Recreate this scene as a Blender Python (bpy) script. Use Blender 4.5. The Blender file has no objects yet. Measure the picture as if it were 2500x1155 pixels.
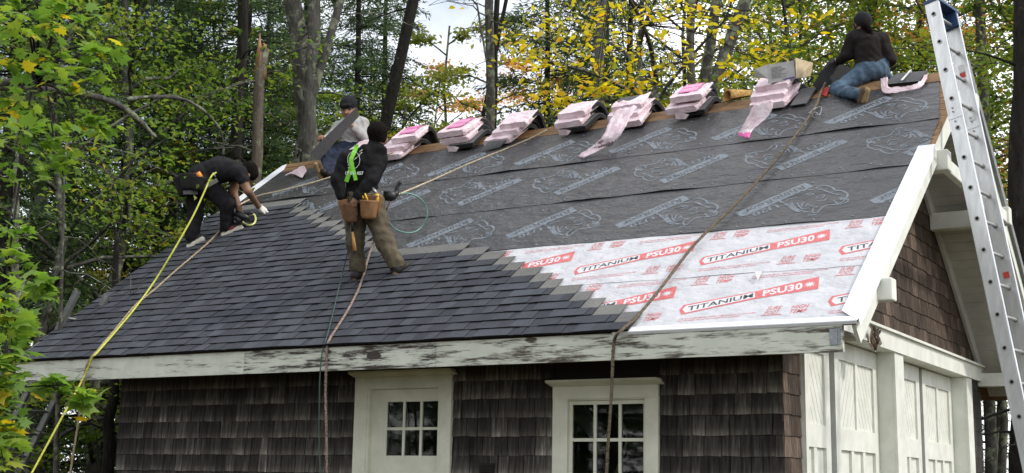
import bpy, bmesh, math, random
import numpy as np
from mathutils import Matrix, Vector
random.seed(7); np.random.seed(7)
scene = bpy.context.scene
COL = scene.collection
CAM=dict(lens=46.4650,loc=(2.866, -9.658, 1.603),r=(0.856669, 0.515575, 0.017331),u=(0.081184, -0.167918, 0.982452),f=(-0.509438, 0.84023, 0.185707))
L,D,H,OG,OE,OGL=9.36,4.324,3.194,0.783,0.627,0.997
LOGO_BANNER=[(0.0, 0.0), (0.082, -0.083), (0.136, -0.079), (0.645, 0.448), (0.531, 0.557)]
LOGO_STROKES=[[(0.397, 0.221), (0.429, 0.324), (0.517, 0.353), (0.607, 0.375), (0.673, 0.371), (0.705, 0.435), (0.759, 0.436), (0.836, 0.371), (0.885, 0.302), (0.943, 0.28), (1.012, 0.207), (1.034, 0.131), (1.027, 0.097), (1.058, 0.057), (1.057, 0.009), (1.003, -0.02), (0.943, -0.013), (0.872, -0.026), (0.841, -0.087), (0.834, -0.148), (0.811, -0.166), (0.778, -0.126), (0.769, -0.06), (0.797, -0.027), (0.724, 0.002), (0.685, 0.067)], [(0.693, 0.361), (0.747, 0.35), (0.834, 0.272), (0.889, 0.281)], [(0.834, 0.272), (0.931, 0.194), (0.95, 0.206)], [(0.397, 0.221), (0.397, 0.165), (0.447, 0.122), (0.491, 0.061), (0.506, 0.091), (0.524, 0.117)], [(0.565, 0.223), (0.51, 0.215), (0.462, 0.198), (0.45, 0.171)], [(0.47, 0.128), (0.528, 0.019), (0.601, -0.071), (0.658, -0.11), (0.74, -0.131)], [(0.516, 0.134), (0.561, 0.032), (0.636, -0.062), (0.738, -0.126)], [(0.512, 0.1), (0.561, -0.006), (0.657, -0.108)], [(0.573, 0.108), (0.615, 0.022), (0.677, -0.056), (0.723, -0.017)], [(0.648, -0.003), (0.631, 0.077), (0.654, 0.092)], [(0.68, -0.009), (0.685, 0.067)], [(0.592, 0.252), (0.623, 0.295), (0.688, 0.27), (0.66, 0.232), (0.61, 0.234)], [(0.734, 0.155), (0.752, 0.214), (0.805, 0.215), (0.799, 0.162), (0.752, 0.147)], [(0.758, 0.102), (0.827, 0.088), (0.842, 0.153)], [(0.606, 0.289), (0.66, 0.256)], [(0.757, 0.18), (0.785, 0.194)], [(0.947, 0.132), (0.991, 0.108), (1.026, 0.055), (1.009, 0.02), (0.987, -0.015)], [(0.927, 0.069), (0.983, -0.013)], [(0.967, 0.109), (0.999, 0.061)], [(0.758, -0.203), (0.833, -0.198)]]
LOGO_U20=[(0.427, 0.038), (0.226, -0.118), (0.173, -0.041), (0.364, 0.128)]
STANDING=[('c', (-5.376, 0.858, 4.464), (-5.254, 0.933, 4.459), 0.13, 0.13, 1, 0.05),
('c', (-5.328, 0.874, 4.523), (-5.316, 0.85, 4.664), 0.155, 0.165, 0, 0.05, 0.8),
('c', (-5.369, 0.786, 4.807), (-5.232, 0.869, 4.81), 0.155, 0.15, 0, 0.08, 0.85),
('c', (-5.417, 0.723, 4.854), (-5.166, 0.914, 4.894), 0.085, 0.085, 0, 0.08),
('c', (-5.267, 0.834, 4.871), (-5.182, 0.86, 4.988), 0.12, 0.085, 0, 0.06),
('c', (-5.216, 0.775, 4.955), (-5.111, 0.885, 4.959), 0.062, 0.058, 0, 0.02),
('c', (-5.167, 0.869, 4.988), (-5.151, 0.864, 5.055), 0.06, 0.058, 2, 0.02),
('c', (-5.137, 0.838, 5.155), (-5.142, 0.855, 5.121), 0.103, 0.094, 4, 0.03),
('c', (-5.129, 0.9, 5.113), (-5.126, 0.92, 5.086), 0.066, 0.058, 2, 0.01),
('c', (-5.076, 0.886, 5.107), (-5.078, 0.889, 5.086), 0.018, 0.015, 2, 0.006),
('c', (-5.419, 0.711, 4.848), (-5.471, 0.643, 4.637), 0.08, 0.068, 0, 0.04),
('c', (-5.471, 0.643, 4.637), (-5.427, 0.66, 4.465), 0.066, 0.05, 0, 0.02),
('c', (-5.428, 0.661, 4.461), (-5.413, 0.679, 4.416), 0.036, 0.034, 2, 0.015),
('c', (-5.415, 0.654, 4.416), (-5.419, 0.649, 4.373), 0.0125, 0.011, 2, 0.004),
('c', (-5.401, 0.664, 4.408), (-5.402, 0.662, 4.365), 0.0125, 0.011, 2, 0.004),
('c', (-5.387, 0.673, 4.408), (-5.384, 0.672, 4.365), 0.0125, 0.011, 2, 0.004),
('c', (-5.382, 0.685, 4.423), (-5.371, 0.688, 4.384), 0.0115, 0.01, 2, 0.004),
('c', (-5.427, 0.642, 4.44), (-5.438, 0.632, 4.401), 0.0135, 0.011, 2, 0.004),
('c', (-5.156, 0.903, 4.865), (-5.133, 0.755, 4.624), 0.082, 0.07, 0, 0.04),
('c', (-5.133, 0.755, 4.624), (-5.233, 0.686, 4.451), 0.068, 0.05, 0, 0.02),
('c', (-5.237, 0.685, 4.442), (-5.265, 0.678, 4.397), 0.036, 0.034, 2, 0.015),
('c', (-5.245, 0.679, 4.391), (-5.249, 0.686, 4.351), 0.0125, 0.011, 2, 0.004),
('c', (-5.26, 0.672, 4.387), (-5.27, 0.674, 4.346), 0.0125, 0.011, 2, 0.004),
('c', (-5.274, 0.662, 4.391), (-5.287, 0.662, 4.354), 0.0125, 0.011, 2, 0.004),
('c', (-5.289, 0.662, 4.405), (-5.306, 0.659, 4.372), 0.0115, 0.01, 2, 0.004),
('c', (-5.221, 0.687, 4.424), (-5.208, 0.692, 4.386), 0.0135, 0.011, 2, 0.004),
('c', (-5.397, 0.862, 4.39), (-5.468, 0.97, 4.046), 0.118, 0.092, 1, 0.05),
('c', (-5.468, 0.97, 4.046), (-5.493, 1.058, 3.813), 0.088, 0.086, 1, 0.04),
('c', (-5.242, 0.955, 4.393), (-5.131, 1.023, 4.045), 0.12, 0.094, 1, 0.05),
('c', (-5.131, 1.023, 4.045), (-5.031, 1.082, 3.826), 0.09, 0.084, 1, 0.04),
('c', (-5.494, 1.061, 3.792), (-5.504, 1.071, 3.721), 0.058, 0.052, 3, 0.01),
('c', (-5.495, 1.032, 3.706), (-5.546, 1.214, 3.766), 0.056, 0.05, 3, 0.03),
('c', (-5.493, 1.019, 3.666), (-5.554, 1.241, 3.732), 0.032, 0.03, 5, 0.005),
('c', (-5.029, 1.088, 3.801), (-5.026, 1.101, 3.752), 0.056, 0.05, 3, 0.01),
('c', (-5.015, 1.086, 3.745), (-4.992, 1.251, 3.815), 0.056, 0.05, 3, 0.03),
('c', (-5.011, 1.063, 3.695), (-4.995, 1.279, 3.785), 0.03, 0.028, 5, 0.005)]

BENDING=[('c', (-8.931, 2.122, 5.274), (-8.746, 2.048, 5.255), 0.15, 0.15, 1, 0.05),
('c', (-8.814, 2.082, 5.343), (-8.563, 2.159, 5.416), 0.155, 0.155, 0, 0.06),
('c', (-8.563, 2.159, 5.416), (-8.372, 2.22, 5.393), 0.15, 0.125, 0, 0.06),
('c', (-8.228, 2.141, 5.339), (-8.46, 2.345, 5.392), 0.08, 0.08, 0, 0.07),
('c', (-8.311, 2.257, 5.394), (-8.242, 2.279, 5.375), 0.062, 0.06, 2, 0.02),
('c', (-8.205, 2.295, 5.406), (-8.192, 2.314, 5.357), 0.1, 0.09, 4, 0.03),
('c', (-8.233, 2.278, 5.353), (-8.225, 2.296, 5.294), 0.068, 0.055, 2, 0.01),
('c', (-8.156, 2.225, 5.318), (-8.153, 2.231, 5.298), 0.018, 0.016, 2, 0.006),
('c', (-8.235, 2.148, 5.341), (-8.189, 2.171, 5.253), 0.085, 0.072, 0, 0.03),
('c', (-8.222, 2.15, 5.314), (-8.142, 2.219, 5.114), 0.06, 0.052, 2, 0.02),
('c', (-8.142, 2.219, 5.114), (-8.438, 2.757, 5.044), 0.05, 0.035, 2, 0.015),
('c', (-8.434, 2.761, 5.034), (-8.389, 2.798, 4.994), 0.042, 0.044, 6, 0.015),
('c', (-8.364, 2.777, 4.993), (-8.321, 2.809, 4.968), 0.015, 0.013, 6, 0.005),
('c', (-8.392, 2.81, 4.986), (-8.354, 2.839, 4.956), 0.015, 0.013, 6, 0.005),
('c', (-8.415, 2.821, 4.979), (-8.386, 2.846, 4.944), 0.015, 0.013, 6, 0.005),
('c', (-8.442, 2.828, 4.978), (-8.423, 2.848, 4.942), 0.014, 0.012, 6, 0.005),
('c', (-8.392, 2.747, 5.0), (-8.349, 2.771, 4.953), 0.016, 0.013, 6, 0.005),
('c', (-8.461, 2.346, 5.387), (-8.534, 2.382, 5.186), 0.062, 0.052, 2, 0.03),
('c', (-8.534, 2.382, 5.186), (-8.443, 2.425, 4.918), 0.048, 0.036, 2, 0.02),
('c', (-8.444, 2.425, 4.913), (-8.434, 2.441, 4.868), 0.038, 0.036, 2, 0.01),
('c', (-8.955, 2.124, 5.198), (-8.947, 2.171, 4.901), 0.125, 0.095, 1, 0.05),
('c', (-8.947, 2.171, 4.901), (-8.964, 2.143, 4.595), 0.092, 0.082, 1, 0.03),
('c', (-8.721, 2.097, 5.21), (-8.502, 2.252, 5.0), 0.125, 0.1, 1, 0.05),
('c', (-8.502, 2.252, 5.0), (-8.602, 2.359, 4.732), 0.098, 0.08, 1, 0.03),
('c', (-8.966, 2.146, 4.575), (-8.979, 2.15, 4.525), 0.06, 0.055, 3, 0.01),
('c', (-8.985, 2.151, 4.504), (-8.873, 2.2, 4.587), 0.048, 0.046, 3, 0.03),
('c', (-8.98, 2.128, 4.459), (-8.832, 2.196, 4.557), 0.034, 0.034, 5, 0.004),
('c', (-9.028, 2.17, 4.459), (-8.88, 2.238, 4.557), 0.034, 0.034, 5, 0.004),
('c', (-8.599, 2.366, 4.712), (-8.611, 2.368, 4.667), 0.06, 0.055, 3, 0.01),
('c', (-8.621, 2.365, 4.652), (-8.47, 2.438, 4.74), 0.048, 0.046, 3, 0.03),
('c', (-8.617, 2.342, 4.611), (-8.425, 2.436, 4.71), 0.034, 0.034, 5, 0.004),
('c', (-8.659, 2.386, 4.617), (-8.466, 2.481, 4.716), 0.034, 0.034, 5, 0.004),
('c', (-8.943, 2.11, 4.562), (-8.91, 2.125, 4.582), 0.018, 0.015, 7, 0.006),
('c', (-8.538, 2.353, 4.694), (-8.502, 2.371, 4.71), 0.018, 0.015, 7, 0.006)]

SITTING=[('c', (-8.277, 4.296, 6.138), (-8.19, 4.349, 6.139), 0.13, 0.13, 1, 0.05),
('c', (-8.233, 4.308, 6.205), (-8.181, 4.245, 6.417), 0.15, 0.165, 0, 0.06, 0.85),
('c', (-8.312, 4.139, 6.431), (-8.052, 4.332, 6.486), 0.072, 0.075, 0, 0.07),
('c', (-8.197, 4.206, 6.497), (-8.185, 4.179, 6.546), 0.058, 0.055, 2, 0.02),
('c', (-8.189, 4.165, 6.701), (-8.188, 4.151, 6.61), 0.1, 0.078, 2, 0.03),
('c', (-8.178, 4.141, 6.571), (-8.18, 4.144, 6.555), 0.05, 0.042, 2, 0.02),
('c', (-8.144, 4.077, 6.608), (-8.142, 4.067, 6.576), 0.013, 0.017, 2, 0.01),
('c', (-8.193, 4.065, 6.635), (-8.19, 4.066, 6.635), 0.012, 0.012, 5, 0.003),
('c', (-8.112, 4.107, 6.641), (-8.11, 4.108, 6.641), 0.012, 0.012, 5, 0.003),
('c', (-8.155, 4.086, 6.548), (-8.136, 4.097, 6.548), 0.008, 0.008, 6, 0.003),
('c', (-8.113, 4.251, 6.684), (-8.116, 4.257, 6.651), 0.018, 0.014, 2, 0.006),
('c', (-8.187, 4.169, 6.743), (-8.18, 4.142, 6.723), 0.112, 0.105, 4, 0.01),
('c', (-8.183, 4.033, 6.672), (-8.099, 4.069, 6.682), 0.022, 0.022, 4, 0.01),
('c', (-8.062, 4.327, 6.48), (-7.998, 4.292, 6.277), 0.078, 0.068, 0, 0.04),
('c', (-7.998, 4.292, 6.277), (-8.003, 4.056, 6.359), 0.062, 0.05, 0, 0.03),
('c', (-8.001, 4.045, 6.362), (-8.01, 4.01, 6.389), 0.036, 0.034, 2, 0.01),
('c', (-7.992, 3.996, 6.395), (-8.018, 3.965, 6.408), 0.0125, 0.011, 2, 0.004),
('c', (-7.973, 3.999, 6.376), (-8.005, 3.968, 6.378), 0.0125, 0.011, 2, 0.004),
('c', (-7.97, 4.006, 6.354), (-8.002, 3.975, 6.351), 0.0125, 0.011, 2, 0.004),
('c', (-8.014, 4.004, 6.405), (-8.03, 3.987, 6.438), 0.0125, 0.011, 2, 0.004),
('c', (-8.308, 4.144, 6.42), (-8.405, 4.02, 6.228), 0.074, 0.062, 0, 0.04),
('c', (-8.405, 4.02, 6.228), (-8.36, 3.845, 6.175), 0.055, 0.045, 0, 0.02),
('c', (-8.364, 3.841, 6.18), (-8.346, 3.792, 6.184), 0.036, 0.034, 2, 0.01),
('c', (-8.358, 3.78, 6.205), (-8.364, 3.765, 6.151), 0.0125, 0.011, 2, 0.004),
('c', (-8.332, 3.782, 6.214), (-8.334, 3.771, 6.149), 0.0125, 0.011, 2, 0.004),
('c', (-8.313, 3.793, 6.214), (-8.306, 3.788, 6.149), 0.0125, 0.011, 2, 0.004),
('c', (-8.302, 3.814, 6.206), (-8.284, 3.813, 6.152), 0.012, 0.01, 2, 0.004),
('c', (-8.383, 3.794, 6.183), (-8.394, 3.785, 6.136), 0.0125, 0.011, 2, 0.004),
('c', (-8.247, 4.258, 6.125), (-8.329, 3.942, 5.982), 0.115, 0.085, 1, 0.05),
('c', (-8.329, 3.942, 5.982), (-8.169, 3.694, 5.699), 0.08, 0.066, 1, 0.03),
('c', (-8.161, 4.312, 6.116), (-8.198, 3.976, 5.917), 0.115, 0.085, 1, 0.05),
('c', (-8.198, 3.976, 5.917), (-8.089, 3.719, 5.646), 0.08, 0.066, 1, 0.03),
('c', (-8.165, 3.663, 5.586), (-8.13, 3.507, 5.738), 0.05, 0.046, 3, 0.02),
('c', (-8.158, 3.613, 5.558), (-8.133, 3.461, 5.723), 0.024, 0.026, 5, 0.01),
('c', (-8.12, 3.743, 5.615), (-8.087, 3.58, 5.638), 0.05, 0.045, 7, 0.02)]

KNEELING=[('c', (-1.055, 4.315, 6.2), (-0.97, 4.368, 6.193), 0.128, 0.128, 1, 0.05),
('c', (-1.036, 4.318, 6.236), (-1.04, 4.274, 6.422), 0.14, 0.155, 0, 0.06, 0.85),
('c', (-1.155, 4.181, 6.531), (-0.905, 4.335, 6.518), 0.075, 0.075, 0, 0.08),
('c', (-1.067, 4.236, 6.524), (-1.068, 4.218, 6.599), 0.1, 0.06, 0, 0.05),
('c', (-1.069, 4.22, 6.59), (-1.069, 4.209, 6.643), 0.058, 0.055, 2, 0.02),
('c', (-1.054, 4.2, 6.723), (-1.077, 4.227, 6.698), 0.098, 0.085, 4, 0.02),
('c', (-1.126, 4.255, 6.706), (-1.138, 4.264, 6.687), 0.06, 0.05, 2, 0.01),
('c', (-1.123, 4.166, 6.687), (-1.124, 4.169, 6.669), 0.016, 0.014, 2, 0.006),
('c', (-1.014, 4.147, 6.643), (-0.987, 4.173, 6.595), 0.045, 0.035, 6, 0.02),
('c', (-0.987, 4.173, 6.595), (-0.982, 4.198, 6.55), 0.034, 0.018, 6, 0.02),
('c', (-1.159, 4.179, 6.526), (-1.254, 4.217, 6.368), 0.08, 0.068, 0, 0.04),
('c', (-1.254, 4.217, 6.368), (-1.366, 4.353, 6.359), 0.062, 0.05, 0, 0.03),
('c', (-1.373, 4.361, 6.357), (-1.404, 4.401, 6.36), 0.036, 0.034, 2, 0.01),
('c', (-1.406, 4.409, 6.372), (-1.44, 4.425, 6.367), 0.0125, 0.011, 2, 0.004),
('c', (-1.399, 4.416, 6.358), (-1.433, 4.433, 6.349), 0.0125, 0.011, 2, 0.004),
('c', (-1.393, 4.41, 6.346), (-1.42, 4.433, 6.333), 0.0125, 0.011, 2, 0.004),
('c', (-1.404, 4.386, 6.374), (-1.433, 4.392, 6.376), 0.0125, 0.011, 2, 0.004),
('c', (-0.901, 4.339, 6.514), (-0.83, 4.428, 6.307), 0.08, 0.068, 0, 0.04),
('c', (-0.83, 4.428, 6.307), (-0.995, 4.628, 6.29), 0.062, 0.05, 0, 0.03),
('c', (-1.006, 4.634, 6.289), (-1.033, 4.665, 6.288), 0.04, 0.038, 2, 0.01),
('c', (-1.038, 4.284, 6.17), (-1.34, 4.113, 5.946), 0.108, 0.08, 1, 0.05),
('c', (-1.34, 4.115, 5.937), (-1.024, 3.769, 5.758), 0.078, 0.06, 1, 0.03),
('c', (-1.013, 3.777, 5.754), (-0.972, 3.77, 5.737), 0.05, 0.048, 3, 0.01),
('c', (-0.938, 3.746, 5.776), (-0.977, 3.779, 5.682), 0.048, 0.045, 3, 0.02),
('c', (-0.904, 3.733, 5.771), (-0.947, 3.765, 5.669), 0.03, 0.032, 5, 0.01),
('c', (-0.991, 4.473, 6.198), (-0.992, 4.899, 6.153), 0.12, 0.09, 1, 0.05)]

ROPE_LEFT=[(-8.749, 2.436, 4.722), (-8.647, 2.057, 4.441), (-8.568, 1.53, 4.052), (-8.494, 1.155, 3.776), (-8.462, 0.834, 3.538), (-8.256, 0.376, 3.2), (-8.097, 0.019, 2.936), (-8.11, -0.05, 2.853), (-8.157, -0.06, 2.763), (-8.177, -0.06, 2.613), (-8.187, -0.06, 2.421), (-8.209, -0.06, 2.229), (-8.234, -0.06, 2.017), (-8.274, -0.06, 1.659), (-8.275, -0.06, 1.346)]
ROPE_YELLOW=[(-8.47, 1.995, 5.334), (-8.474, 1.973, 5.314), (-8.46, 1.899, 5.256), (-8.433, 1.782, 5.055), (-8.443, 1.616, 4.701), (-8.469, 1.349, 4.223), (-8.578, 1.197, 3.859), (-8.404, 0.783, 3.501), (-8.201, 0.329, 3.165), (-8.054, -0.027, 2.904), (-8.08, -0.06, 2.851), (-8.134, -0.07, 2.718), (-8.146, -0.1, 2.631), (-8.148, -0.25, 2.366), (-8.191, -0.4, 2.037), (-8.225, -0.6, 1.63), (-8.282, -0.7, 1.367)]
HOSE_YELLOW=[(-8.489, 2.345, 5.048), (-8.475, 2.364, 4.999), (-8.527, 2.455, 4.937), (-8.499, 2.474, 4.864), (-8.487, 2.541, 4.802), (-8.316, 2.463, 4.742), (-8.263, 2.492, 4.763), (-8.357, 2.62, 4.857), (-8.443, 2.68, 4.929), (-8.432, 2.607, 4.925)]
ROPE_RIDGE=[(-4.674, 3.523, 5.763), (-4.858, 3.512, 5.693), (-5.285, 3.558, 5.603), (-5.61, 3.338, 5.428), (-5.901, 2.989, 5.183), (-5.774, 2.204, 4.852), (-5.286, 1.367, 4.595)]
ROPE_MIDDLE=[(-5.243, 1.281, 4.561), (-5.374, 1.305, 4.366), (-5.683, 1.583, 4.206), (-5.715, 1.56, 4.074), (-5.554, 1.288, 3.874), (-5.344, 0.938, 3.615), (-5.228, 0.705, 3.443), (-5.104, 0.409, 3.224), (-5.0, 0.104, 2.999), (-4.954, -0.02, 2.907), (-4.966, -0.03, 2.838), (-4.957, -0.04, 2.722), (-4.95, -0.04, 2.419), (-4.919, -0.04, 2.044), (-4.894, -0.04, 1.674), (-4.878, -0.04, 1.382)]
ROPE_FAR=[(-7.12, 3.797, 5.842), (-7.45, 3.714, 5.718), (-7.76, 3.643, 5.616), (-8.178, 3.45, 5.471), (-8.567, 3.338, 5.388), (-8.901, 3.277, 5.343), (-9.008, 3.163, 5.259), (-8.701, 2.685, 5.082)]
ROPE_RIGHT=[(-1.471, 4.129, 6.05), (-1.501, 4.04, 5.921), (-1.459, 3.699, 5.654), (-1.468, 3.17, 5.264), (-1.501, 2.626, 4.862), (-1.558, 2.196, 4.544), (-1.632, 1.736, 4.205), (-1.709, 1.421, 3.972), (-1.768, 1.085, 3.724), (-1.785, 0.767, 3.489), (-1.797, 0.452, 3.256), (-1.827, 0.117, 3.009), (-1.867, -0.031, 2.899), (-1.899, -0.129, 2.827), (-1.978, -0.03, 2.784), (-1.987, -0.04, 2.656), (-1.991, -0.04, 2.49), (-2.008, -0.04, 2.193), (-2.032, -0.04, 1.867), (-2.042, -0.04, 1.64), (-2.049, -0.04, 1.447)]
HOSE_COIL=[(-5.267, 0.759, 4.435), (-5.231, 0.751, 4.463), (-5.195, 0.79, 4.493), (-5.172, 0.863, 4.497), (-5.178, 0.984, 4.47), (-5.173, 1.069, 4.369), (-5.161, 1.166, 4.235), (-5.14, 1.306, 4.193), (-5.1, 1.448, 4.201), (-5.068, 1.57, 4.273), (-5.007, 1.583, 4.384), (-5.002, 1.562, 4.49), (-5.015, 1.48, 4.555), (-5.05, 1.392, 4.59), (-5.086, 1.31, 4.595), (-5.109, 1.24, 4.579)]
HOSE_DOWN=[(-5.231, 0.751, 4.463), (-5.278, 0.711, 4.354), (-5.329, 0.721, 4.17), (-5.367, 0.743, 3.966), (-5.543, 0.916, 3.837), (-5.616, 0.951, 3.677), (-5.418, 0.635, 3.391), (-5.188, 0.287, 3.134), (-5.001, -0.005, 2.918), (-5.014, -0.03, 2.821), (-5.027, -0.035, 2.687), (-5.026, -0.035, 2.421), (-5.01, -0.035, 2.045), (-4.974, -0.035, 1.674), (-4.958, -0.035, 1.38)]
Z_STAND=13.672
HELD_SHINGLE=[(-7.837, 3.918, 6.578), (-7.884, 4.029, 6.486), (-8.335, 3.776, 5.854), (-8.351, 3.585, 5.92)]
HELD_SHEET=[(-1.471, 4.35, 6.408), (-1.302, 4.616, 6.314), (-1.535, 4.135, 5.966), (-1.579, 4.016, 6.006)]
GEAR_S=[(-5.337, 0.716, 4.297), (-5.415, 0.719, 4.339), (-5.161, 0.785, 4.306), (-5.11, 0.851, 4.365), (-5.087, 0.842, 4.467), (-5.215, 0.773, 4.428), (-5.322, 0.709, 4.21), (-5.305, 0.761, 3.914), (-5.143, 1.046, 4.522), (-5.081, 1.129, 4.588), (-5.353, 0.698, 4.177)]
STRAP_S=[(-5.222, 0.608, 4.939), (-5.255, 0.571, 4.802), (-5.24, 0.598, 4.721), (-5.323, 0.599, 4.595), (-5.225, 0.632, 4.608)]
GEAR_B=[(-8.785, 1.864, 5.226), (-8.977, 1.955, 5.203), (-8.671, 1.904, 5.197), (-8.591, 1.923, 5.327), (-8.64, 1.987, 5.174), (-8.487, 2.043, 5.232), (-8.722, 1.903, 5.326), (-8.894, 1.915, 5.342), (-8.806, 1.903, 5.097), (-8.366, 2.406, 4.84)]
LADR_TOP=(0.039, 2.756, 6.136)
LADR_U=(-.17,.124,.978)
def _noop(): pass
TAIL_A=[(-3.764, 3.524, 5.863), (-3.506, 3.573, 5.9), (-3.789, 3.449, 5.721), (-3.531, 3.454, 5.737), (-3.799, 3.306, 5.504), (-3.541, 3.317, 5.537), (-3.962, 3.338, 5.415), (-3.649, 3.329, 5.433), (-4.045, 3.317, 5.362), (-3.772, 3.377, 5.407), (-4.115, 3.29, 5.311), (-4.008, 3.247, 5.28)]
TAIL_B=[(-2.002, 3.277, 5.619), (-1.8, 3.352, 5.674), (-2.054, 3.286, 5.501), (-1.816, 3.363, 5.571), (-2.116, 3.275, 5.393), (-1.878, 3.352, 5.463), (-2.164, 3.278, 5.346), (-2.01, 3.284, 5.351), (-2.181, 3.284, 5.313), (-2.017, 3.19, 5.244)]
LOOSE_A=[(-5.768, 3.78, 5.679), (-5.509, 3.843, 5.726), (-5.405, 3.874, 5.836), (-5.682, 3.858, 5.824)]
LOOSE_B=[(-1.789, 3.865, 5.742), (-1.616, 3.874, 5.749), (-1.592, 4.272, 6.05), (-1.77, 4.266, 6.045)]
LOOSE_C=[(-0.777, 4.053, 5.881), (-0.428, 4.022, 5.858), (-0.378, 4.208, 6.021), (-0.716, 4.239, 6.043)]
WRAP_C=[(-0.893, 4.232, 6.026), (-0.798, 4.178, 6.011), (-0.782, 3.899, 5.768), (-0.73, 3.939, 5.834), (-0.645, 3.852, 5.727), (-0.608, 3.882, 5.792), (-0.522, 3.872, 5.741), (-0.493, 3.885, 5.794), (-0.401, 3.902, 5.763), (-0.427, 3.932, 5.829), (-0.356, 4.025, 5.867), (-0.396, 4.019, 5.893), (-0.369, 4.165, 5.989), (-0.398, 4.108, 5.959)]
WRAP_D=[(-8.977, 3.824, 5.712), (-8.875, 3.854, 5.759), (-8.939, 3.871, 5.747), (-8.808, 3.892, 5.812), (-8.782, 3.817, 5.707), (-8.675, 3.87, 5.833), (-8.543, 3.693, 5.616), (-8.513, 3.752, 5.721)]
RED_D=[(-1.52, 4.082, 5.902), (-1.43, 4.015, 5.853), (-1.431, 4.202, 5.998), (-1.537, 4.276, 6.052)]
HOOK=[(-1.489, 3.577, 5.554), (-1.441, 3.669, 5.635), (-1.454, 3.611, 5.586), (-1.401, 3.512, 5.513)]
FLAP=[(-1.026, 0.666, 3.379), (-0.967, 0.67, 3.383), (-0.967, 0.57, 3.296)]
BOX_Q=[(-2.038, 3.867, 6.051), (-1.776, 4.013, 6.109), (-1.779, 3.968, 6.306), (-2.033, 3.825, 6.256), (-1.735, 4.402, 6.241), (-1.741, 4.372, 6.36)]
ROLL_Q=[(-2.657, 4.187, 6.012), (-2.479, 4.51, 6.113), (-2.63, 4.226, 6.177)]
CONIFERS=[(-22.28, 6.03, 26), (-12.82, 2.24, 18), (-15.78, 5.19, 22), (-19.38, 8.96, 27), (-14.5, 5.97, 22), (-16.2, 8.5, 25), (-15.0, 8.04, 24), (-13.16, 7.37, 22.5), (-14.61, 9.46, 25), (-17.31, 13.76, 30), (-24.6, 23.59, 42), (-14.29, 12.02, 27), (-17.75, 17.05, 33), (-15.02, 13.95, 29), (-10.27, 13.25, 26), (-15.53, 24.31, 38), (-11.48, 18.45, 31), (-9.2, 15.08, 27), (-9.05, 16.36, 28), (-14.34, 29.77, 42), (-10.25, 22.75, 34), (-10.13, 26.38, 37), (-9.36, 31.58, 41), (-5.64, 30.26, 38)]
DECID=[('YG', -14.25, 7.9, 23.5), ('YG', -16.34, 8.42, 25), ('YG', -11.3, 10.26, 24), ('YG', -14.4, 13.14, 28), ('PALE', -12.1, 13.34, 27), ('PALE', -10.4, 11.99, 25), ('YEL', -7.56, 11.09, 22.8), ('YEL', -6.7, 12.44, 23.5), ('ORG', -19.16, 22.13, 38), ('ORG', -19.48, 29.05, 44), ('MIX', -4.91, 12.93, 23), ('MIX', -3.97, 14.67, 24), ('MIX', -2.47, 13.8, 22.5), ('MIX', -6.48, 20.28, 30), ('MIX', -5.81, 16.53, 26.5), ('MIX', -3.99, 17.03, 26), ('MIX', -2.68, 19.01, 27), ('YEL', -7.78, 18.31, 29), ('YG', -20.67, 17.66, 35), ('MIX', -5.57, 24.38, 33), ('ORG', -2.33, 16.85, 25), ('MIX', -1.18, 15.17, 23), ('YG', -13.83, 6.61, 22.2), ('YG', -11.74, 2.3, 17.5), ('YG', -12.58, 4.16, 19.5), ('YG', -11.44, 8.99, 23), ('YG', -14.89, 9.88, 25.5), ('YG', -13.49, 3.02, 19), ('YG', -19.58, 5.28, 24), ('YG', -13.36, 12.58, 27)]
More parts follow.
